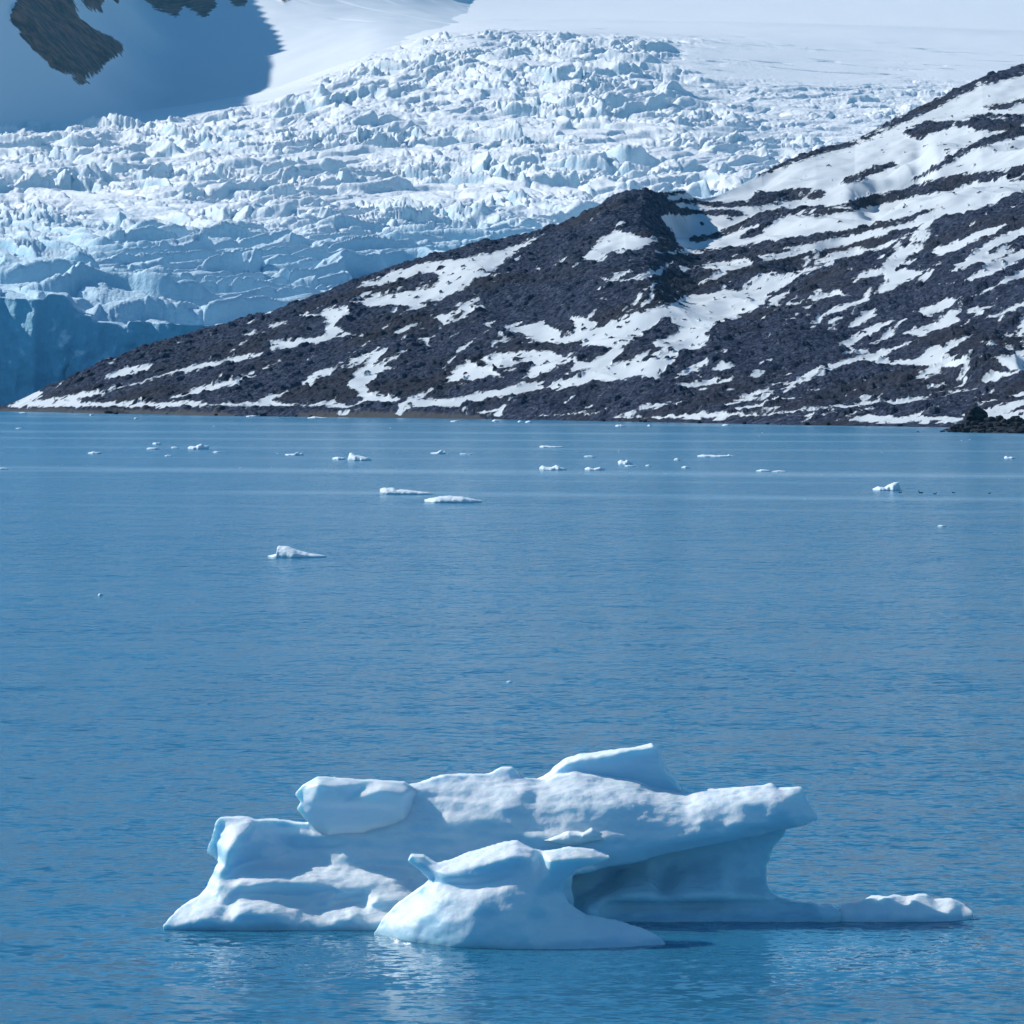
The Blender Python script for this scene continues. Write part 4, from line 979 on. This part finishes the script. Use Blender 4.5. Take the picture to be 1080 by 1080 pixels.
def iceberg():
    root = empty('iceberg', (0, 0, 0))
    tag(root, 'large sculpted white and blue iceberg with overhanging arm floating in the foreground', 'iceberg')
    ice = mat_ice('berg_ice', (.46, .70, .82), .48, .45, .35, .35)
    wet = mat_ice('wet_blue_ice', (.50, .74, .84), .55, .6, .18, .25, .25)
    clear = mat_ice('clear_ice', (.74, .84, .89), .6, .4, .22, .25)
    S = Sculpt(150, 905, 750, 69.3, 75.6, HRES)
    S.add(S.relief(BODY_O, BODY_I, BODY_C), .01)
    S.add(S.slab([(545, 832), (580, 815), (598, 801), (612, 798), (628, 796), (660, 790), (688, 784), (697, 792), (698, 806), (711, 822), (726, 842), (700, 870), (560, 870)], 73.75, .42, .04, tilt=.0, slant=-.05, edge=.08, flat=.85), .04)
    S.add(S.slab([(717, 838), (719, 829), (728, 836), (735, 842)], 73.2, .15, .04), .03)
    S.add(S.relief([(a, b, c + .05) for a, b, c in BLOCK_O], [(a, b, c + .05) for a, b, c in BLOCK_I], thick=.45, soft=1) + .035, .20)
    S.finish('ice_body', ice, root, .42, 0, .11)
    G = Sculpt(550, 905, 835, 70.6, 75.2, HRES)
    G.add(G.relief(WALL_O, WALL_I, [[(562, 910, 1.40), (640, 915, 1.42), (700, 912, 1.46), (780, 906, 1.44), (806, 905, 1.40)], [(886, 962, .2), (862, 956, .1), (840, 953, .08), (780, 952, .03), (700, 953, -.02), (620, 955, -.02)], [(848, 950, .9), (800, 945, 1.1), (740, 948, 1.0), (680, 948, .95), (600, 947, .9)], [(884, 974, .02), (800, 976, -.02), (700, 977, -.04), (600, 977, -.04)]], thick=.9, soft=2), .01)
    o = G.finish('ice_wall', wet, root, .4, 4); o['label'] = 'wet blue wall and waterline shelf under the overhanging arm'
    B = Sculpt(295, 495, 790, 71.7, 75.2, .026, zlo=.9)
    B.add(B.relief(BLOCK_O, BLOCK_I, thick=.55, soft=1), .01)
    o = B.finish('ice_block', clear, root, .22, 5); o['label'] = 'pale translucent block on the left shoulder of the berg'
    L = Sculpt(370, 735, 845, 67.2, 72.4, .026)
    L.add(L.relief(LOBE_O, LOBE_I, LOBE_C, thick=1.4), .01)
    o = L.finish('ice_lobe', ice, root, .28, 9, .03); o['label'] = 'front lobe with a pointed mushroom cap and a smooth foot'
    Cc = Sculpt(565, 655, 840, 70.5, 72.6, .02, zlo=1.0)
    Cc.add(Cc.slab([(580, 880), (600, 868), (614, 863), (619, 867), (606, 877), (590, 882)], 71.5, .22, .05, tilt=.5), .04)
    Cc.add(Cc.slab([(612, 880), (624, 873), (636, 880), (628, 884), (614, 884)], 71.45, .18, .05), .04)
    Cc.add(Cc.slab([(572, 886), (600, 876), (632, 880), (640, 886), (600, 892)], 71.6, .3, .06), .05)
    o = Cc.finish('ice_chunk', mat_ice('white_ice', (.80, .88, .92), .2, .2, .45, .6), None, .3, 2)
    tag(o, 'loose white lump of broken ice lying on the middle of the large iceberg', 'ice chunk')
    R = Sculpt(860, 1045, 915, 70.6, 73.6, .026, zlo=-.4)
    R.add(R.relief([(872, 975, .2), (888, 953, .9), (905, 953, .9), (920, 946, 1.0), (940, 944, 1.0), (955, 946, 1.0), (968, 943, 1.0), (978, 944, 1.0), (985, 949, .95), (1004, 948, .95), (1018, 954, .8), (1027, 962, .5), (1024, 1000, .3), (872, 1000, .1)],
                   [(890, 958, .5), (915, 954, .5), (940, 950, .45), (965, 951, .45), (983, 957, .5), (1005, 955, .5), (915, 965, .15), (960, 965, .15), (1000, 967, .2), (940, 974, .05), (900, 974, .05), (1000, 974, .1)], thick=.7), .01)
    o = R.finish('ice_floe', ice, None, .2, 3)
    tag(o, 'low knobbly white floe just off the right end of the large iceberg', 'ice floe')


# ------------------------------------------------------------------ small floes
def lump(name, prof, base, depth, mat, seed, n=None, rings=14, lean=.3):
    """floe from its skyline: prof = photo points of the top edge, base = photo row of the waterline"""
    r = np.random.RandomState(seed)
    Y = float(water_Y(base)); prof = np.array(prof, float)
    w = prof[-1, 0] - prof[0, 0]
    n = n or int(np.clip(w * 2, 14, 130))
    px = np.linspace(prof[0, 0], prof[-1, 0], n)
    top = np.interp(px, prof[:, 0], prof[:, 1])
    m = Y / F
    xw = (px - 540) * m; hz = np.maximum((base - top) * m * (.8 if w > 24 and seed in (2, 3, 17, 26) else .95), .01)
    u = (px - px[0]) / max(w, 1e-6)
    dep = depth * np.clip(np.sin(np.pi * np.clip(u * .98 + .01, 0, 1)), .02, 1) ** .6 * (1 + .25 * fbm(u * 4 + seed, u * 0 + .5, 2, seed % 40))
    a = np.linspace(-.25, 1.25, rings) * np.pi
    cxs, czs = -np.cos(a), np.sin(a)
    Yl = Y + depth * .5
    Xv = xw[:, None] + 0 * a[None, :]
    Zv = np.where(czs[None, :] > 0, hz[:, None] * np.abs(czs[None, :]) ** .8, czs[None, :] * .25)
    Yv = Yl + dep[:, None] * .5 * np.sign(cxs)[None, :] * np.abs(cxs)[None, :] ** .7 + lean * Zv * (czs[None, :] > 0)
    jit = m * np.clip(hz / m, .4, 6)[:, None] * (.10 if seed == 1 else .22)
    Zv = Zv + jit * .7 * perlin3(Xv / m / 5 + seed, Yv / m / 5, Zv / m / 5, 3) * (czs[None, :] > .05)
    Yv = Yv + jit * perlin3(Xv / m / 5 + seed, Yv / m / 9 + 5, Zv / m / 5, 8)
    cx0, cy0 = float(Xv.mean()), Yl
    V = np.stack([Xv - cx0, Yv - cy0, Zv], -1).reshape(-1, 3)
    i = np.arange(n * rings).reshape(n, rings)
    Q = np.stack([i[:-1, :-1], i[1:, :-1], i[1:, 1:], i[:-1, 1:]], -1).reshape(-1, 4)
    o = mesh_np(name, V, Q, mat, smooth=(w > 20))
    o.location = (cx0, cy0, 0)
    return o


FLOES = [
    # skyline, waterline row, depth m, label
    ([(281, 587), (290, 585), (291, 580), (290, 578), (292, 576), (300, 576.5), (304, 577.5), (312, 581), (325, 584.5), (343, 587)], 588.6, 2.4, 'small white floe with a raised square head on its left end', 1),
    ([(400, 514.5), (404, 513.2), (414, 513.5), (418, 516), (424, 515.5), (432, 516.5), (440, 518), (450, 519), (457, 521)], 521.8, 3, 'thin grey-white floe with a raised left tip behind the broad flat one', 2),
    ([(447, 527), (456, 524.5), (462, 523), (475, 522.5), (488, 523.5), (498, 526), (508, 528.4)], 530.6, 4, 'broad flat floe with a grey melting top in the middle distance', 3),
    ([(922, 516), (928, 513.5), (935, 514.5), (940, 511), (946, 508.5), (950, 508.5), (951, 513), (952, 517)], 517.6, 3, 'white floe rising to a blunt peak at its right end above the seabirds', 4),
    ([(92, 477.5), (98, 476), (100, 477), (105, 476.5), (106, 478)], 478.8, 2, 'small white two-humped floe near the left edge', 5),
    ([(160, 468), (161, 466.8), (168, 467), (169, 468)], 468.9, 2, 'tiny flat plate of ice, upper one of two close together on the left', 6),
    ([(154, 473), (156, 472), (166, 472.3), (167, 474)], 474.2, 2, 'tiny flat plate of ice, lower one of two close together on the left', 7),
    ([(197, 472), (199, 470.5), (205, 471), (209, 468.5), (212, 467.8), (214, 470), (220, 470.5), (219, 473)], 474.0, 4, 'white floe with a pointed middle in the far left group', 8),
    ([(180, 471.5), (183, 471), (188, 472)], 472.8, 1.5, 'speck of ice just left of the floe with a pointed middle', 9),
    ([(173, 480.5), (176, 479.5), (178, 480.3), (181, 480)], 481.2, 1.5, 'speck of ice below the two small plates on the left', 10),
    ([(224, 476.6), (227, 476), (234, 476.8)], 477.6, 1.5, 'thin sliver of ice right of the floe with a pointed middle', 11),
    ([(300, 479), (310, 478.6), (312, 476.5), (314, 477), (315, 479), (318, 477.5), (320, 480)], 480.4, 2.5, 'thin floe with a little spike on it between the left and middle groups', 12),
    ([(350, 483), (355, 481.8), (362, 482.5), (364, 484.5)], 485.0, 2.5, 'low floe adjoining the left side of the pyramid-shaped floe', 13),
    ([(366, 484), (368, 477.5), (370, 477), (374, 480), (381, 481.5), (388, 483), (391, 485)], 486.0, 4, 'grey-white pyramid-shaped floe sloping to the right', 14),
    ([(454, 477.5), (461, 477), (465, 474.3), (467, 477), (469, 475.8), (470, 478)], 478.8, 2.5, 'small forked white floe above the broad flat floe', 15),
    ([(485, 478.5), (490, 478.2), (494, 479), (498, 478.4)], 479.8, 1.5, 'thin sliver of ice right of the small forked floe', 16),
    ([(569, 471), (571, 469.6), (580, 470.2), (586, 470.6), (594, 470.8)], 472.2, 3, 'long flat plate of ice in mid channel, farther out than its neighbours', 17),
    ([(569, 493.5), (572, 491), (576, 492.5), (582, 493), (587, 490.6), (591, 493), (598, 494.6)], 496.2, 3, 'knobbly white floe with two humps on the pale slick', 18),
    ([(617, 494), (621, 492.4), (626, 494.3), (633, 492.6), (638, 495)], 496.2, 2.5, 'knobbly white floe on the slick, right of the one with two humps', 19),
    ([(652, 487), (655, 485), (659, 486.5), (662, 484.8), (666, 488), (668, 489.4)], 490.0, 2.5, 'small lumpy white floe above the slick in mid channel', 20),
    ([(659, 491), (664, 490.6), (671, 491.4)], 492.2, 1.5, 'thin strip of ice directly below the small lumpy floe', 21),
    ([(616, 481), (622, 480.4), (629, 481.4)], 482.2, 1.5, 'faint low strip of ice above the knobbly floes', 22),
    ([(711, 484.5), (714, 482.8), (718, 485)], 485.8, 1.5, 'tiny lump of ice left of the long thin floe', 23),
    ([(681, 490.6), (684, 490), (687, 491)], 491.8, 1.2, 'speck of ice between the thin strip and the tiny lump', 24),
    ([(719, 492.8), (723, 491.4), (728, 492.8)], 493.8, 1.5, 'speck of ice just above the slick below the tiny lump', 25),
    ([(736, 480.5), (742, 479), (750, 479.5), (756, 480.2), (768, 480), (769.5, 478.4), (771, 480), (777, 481.4)], 482.2, 3.5, 'long thin white floe with a small knob at its right end', 26),
    ([(798, 496.5), (804, 495.3), (812, 495.8), (813, 497)], 497.4, 2, 'short flat floe touching the slick right of centre', 27),
    ([(815, 497), (822, 496.2), (831, 497)], 497.9, 1.5, 'broken thin strip of ice trailing right of the short flat floe', 28),
    ([(1060, 482.5), (1062, 481), (1064, 482.3), (1068, 481.6), (1072, 482.6)], 484.0, 2, 'small white double floe at the right edge', 29),
    ([(990, 554.6), (994, 553.8), (999, 554.6)], 555.8, 1.0, 'tiny pale scrap of ice alone on the right of the open water', 30),
    ([(102, 627.6), (104, 625.6), (106.5, 626.6), (107, 628)], 628.8, .6, 'tiny white lump alone on the left of the open water', 31),
    ([(-4, 494), (2, 493), (8, 494.4)], 495.2, 1.2, 'faint sliver of ice cut by the left edge of the picture', 32),
    ([(259, 438.7), (266, 438), (271, 438.6)], 439.6, 4, 'flat white ice stranded by the beach, left one of two', 33),
    ([(324, 440.6), (331, 439), (337, 440), (345, 440.6)], 441.4, 4, 'lumpy white ice stranded by the beach, right one of two', 34),
    ([(475, 444), (480, 443.4), (484, 444)], 444.9, 3, 'small ice scrap close inshore below the end of the beach', 35),
    ([(519, 443.6), (522, 442.2), (526, 443.6)], 444.6, 4, 'bright ice lump inshore below the snow tongues', 36),
    ([(546, 444.5), (548, 443.4), (551, 444.4)], 445.4, 3, 'bright speck of ice inshore, left of a slightly larger lump', 37),
    ([(554, 445), (558, 443.6), (561, 445)], 446.0, 4, 'ice lump inshore beside a bright speck on its left', 38),
    ([(649, 449), (651, 448), (653, 448), (655, 447.6), (660, 449.4)], 450.0, 3, 'small white ice lump off the stony shore in mid picture', 39),
    ([(683, 448.6), (685, 447.8), (687, 448.6)], 449.6, 2.5, 'speck of ice off the stony shore right of a small white lump', 40),
    ([(762, 448.4), (766, 447.2), (770, 448.4)], 449.2, 4, 'pale ice scrap against the stony shore right of centre', 41),
    ([(94, 437.4), (96, 436.4), (98, 437.4)], 438.4, 3, 'pale ice speck off the left tip of the moraine', 42),
    ([(20, 435), (24, 434.5), (28, 435)], 435.8, 3, 'flat pale ice by the shore at the left tip of the moraine', 43),
    ([(16, 451.6), (20, 451), (23, 451.6)], 452.4, 2, 'faint speck of ice in the far water at the left edge', 44),
    ([(141, 441), (143, 440), (145, 441)], 442, 2, 'tiny ice speck off the beach, right of the left tip', 45),
    ([(534, 719), (537, 718.3), (540, 719)], 719.8, .4, 'tiny scrap of ice on the open water left above the iceberg', 46)]


def floes():
    fm = mat_ice('floe_ice', (.70, .80, .86), .0, .2, .45, .6)
    gm = mat_ice('melting_ice', (.62, .68, .72), .0, .2, .4, .6)
    for prof, base, dep, lab, seed in FLOES:
        o = lump('ice_floe', prof, base, dep, gm if seed in (2, 3) else fm, seed)
        tag(o, lab, 'ice floe', 'small floes scattered over the fjord')


def brash():
    fm = bpy.data.materials['floe_ice']; r = np.random.RandomState(21)
    kinds = []
    for k in range(4):
        V, T = ico(2); V = V * (1 + .25 * perlin3(V[:, 0] * 2 + k, V[:, 1] * 2, V[:, 2] * 2 + k, k))[:, None] * np.array([1, .8, .45 + .1 * k])
        kinds.append(mesh_np('ice_scrap', V, T, fm, smooth=False, obj=False))
    for k in range(90):
        px = r.uniform(10, 1075); lane = r.choice(4, p=[.55, .2, .15, .1])
        base = [489.5 + px / 1080 * 15, 516 + px / 1080 * 13, 476 + px / 1080 * 3, 446 + px / 1080 * 18][lane] + r.normal() * [.9, .9, 1.2, 2.0][lane]
        Y_ = float(water_Y(base)); x = float(at(px, base, Y_)[0]); s = (.35 + .75 * r.rand() ** 2) * Y_ / F
        o = bpy.data.objects.new('ice_scrap', kinds[r.randint(4)]); C.objects.link(o); o.location = (x, Y_, s * .08); o.scale = (s * 1.3, s, s * .8); o.rotation_euler = (0, 0, r.rand() * 6.28)
        tag(o, 'tiny white scrap of brash ice among those strung along the pale slicks', 'ice scrap', 'scraps of brash ice along the slicks')


def birds():
    m = mat_plain('dark_plumage', (.07, .065, .06), .7)
    h = .012
    ax = np.arange(-.34, .34, h); ay = np.arange(-.14, .14, h); az = np.arange(-.08, .34, h)
    X, Y, Z = np.meshgrid(ax, ay, az, indexing='ij')
    def ell(cx, cz, rx, ry, rz, rot=0):
        x, z = X - cx, Z - cz; c, s = math.cos(rot), math.sin(rot); x, z = x * c + z * s, -x * s + z * c
        return (np.sqrt((x / rx) ** 2 + (Y / ry) ** 2 + (z / rz) ** 2) - 1) * min(rx, ry, rz)
    def cap(a, b, r0, r1):
        a = np.array(a); b = np.array(b); e = b - a
        t = np.clip(((X - a[0]) * e[0] + Y * 0 + (Z - a[1]) * e[1]) / (e @ e), 0, 1)
        return np.sqrt((X - a[0] - e[0] * t) ** 2 + Y ** 2 + (Z - a[1] - e[1] * t) ** 2) - (r0 + (r1 - r0) * t)
    D = ell(0, .04, .22, .10, .085)
    for d in (cap((-.17, .06), (-.30, .085), .05, .012), cap((.15, .07), (.20, .22), .05, .03), ell(.215, .245, .05, .036, .036), cap((.24, .24), (.31, .23), .018, .006)):
        k = .04; q = np.clip(.5 + .5 * (D - d) / k, 0, 1); D = D * (1 - q) + d * q - k * q * (1 - q)
    V, Q = surface_nets(D.astype(np.float32), (ax[0], ay[0], az[0]), h)
    me = mesh_np('seabird', V, Q, m, obj=False)
    for px, base, rz, s, lab in ((949.5, 519.6, .3, 1.25, 'dark seabird swimming right beside the floe with a blunt peak'), (971, 520.0, 2.9, 1.5, 'largest dark seabird on the water right of the floe with a blunt peak'),
                              (986, 521.2, .2, 1.15, 'dark seabird swimming in the middle of the line of birds'), (1005.5, 519.8, 3.0, 1.0, 'dark seabird fourth from the floe in the line of birds'), (1043.5, 520.6, .4, 1.0, 'dark seabird far apart at the right end of the line of birds')):
        Y_ = float(water_Y(base)); x, y, z = at(px, base, Y_)
        o = bpy.data.objects.new('seabird', me); C.objects.link(o); o.location = (float(x), Y_, 0); o.rotation_euler = (0, 0, rz); o.scale = (s * .52, s * .52, s * .52)
        tag(o, lab, 'seabird', 'seabirds swimming in a line')


world(); sea(); haze(); glacier(); mountain(); moraine(); boulders(); iceberg(); floes(); brash(); birds()
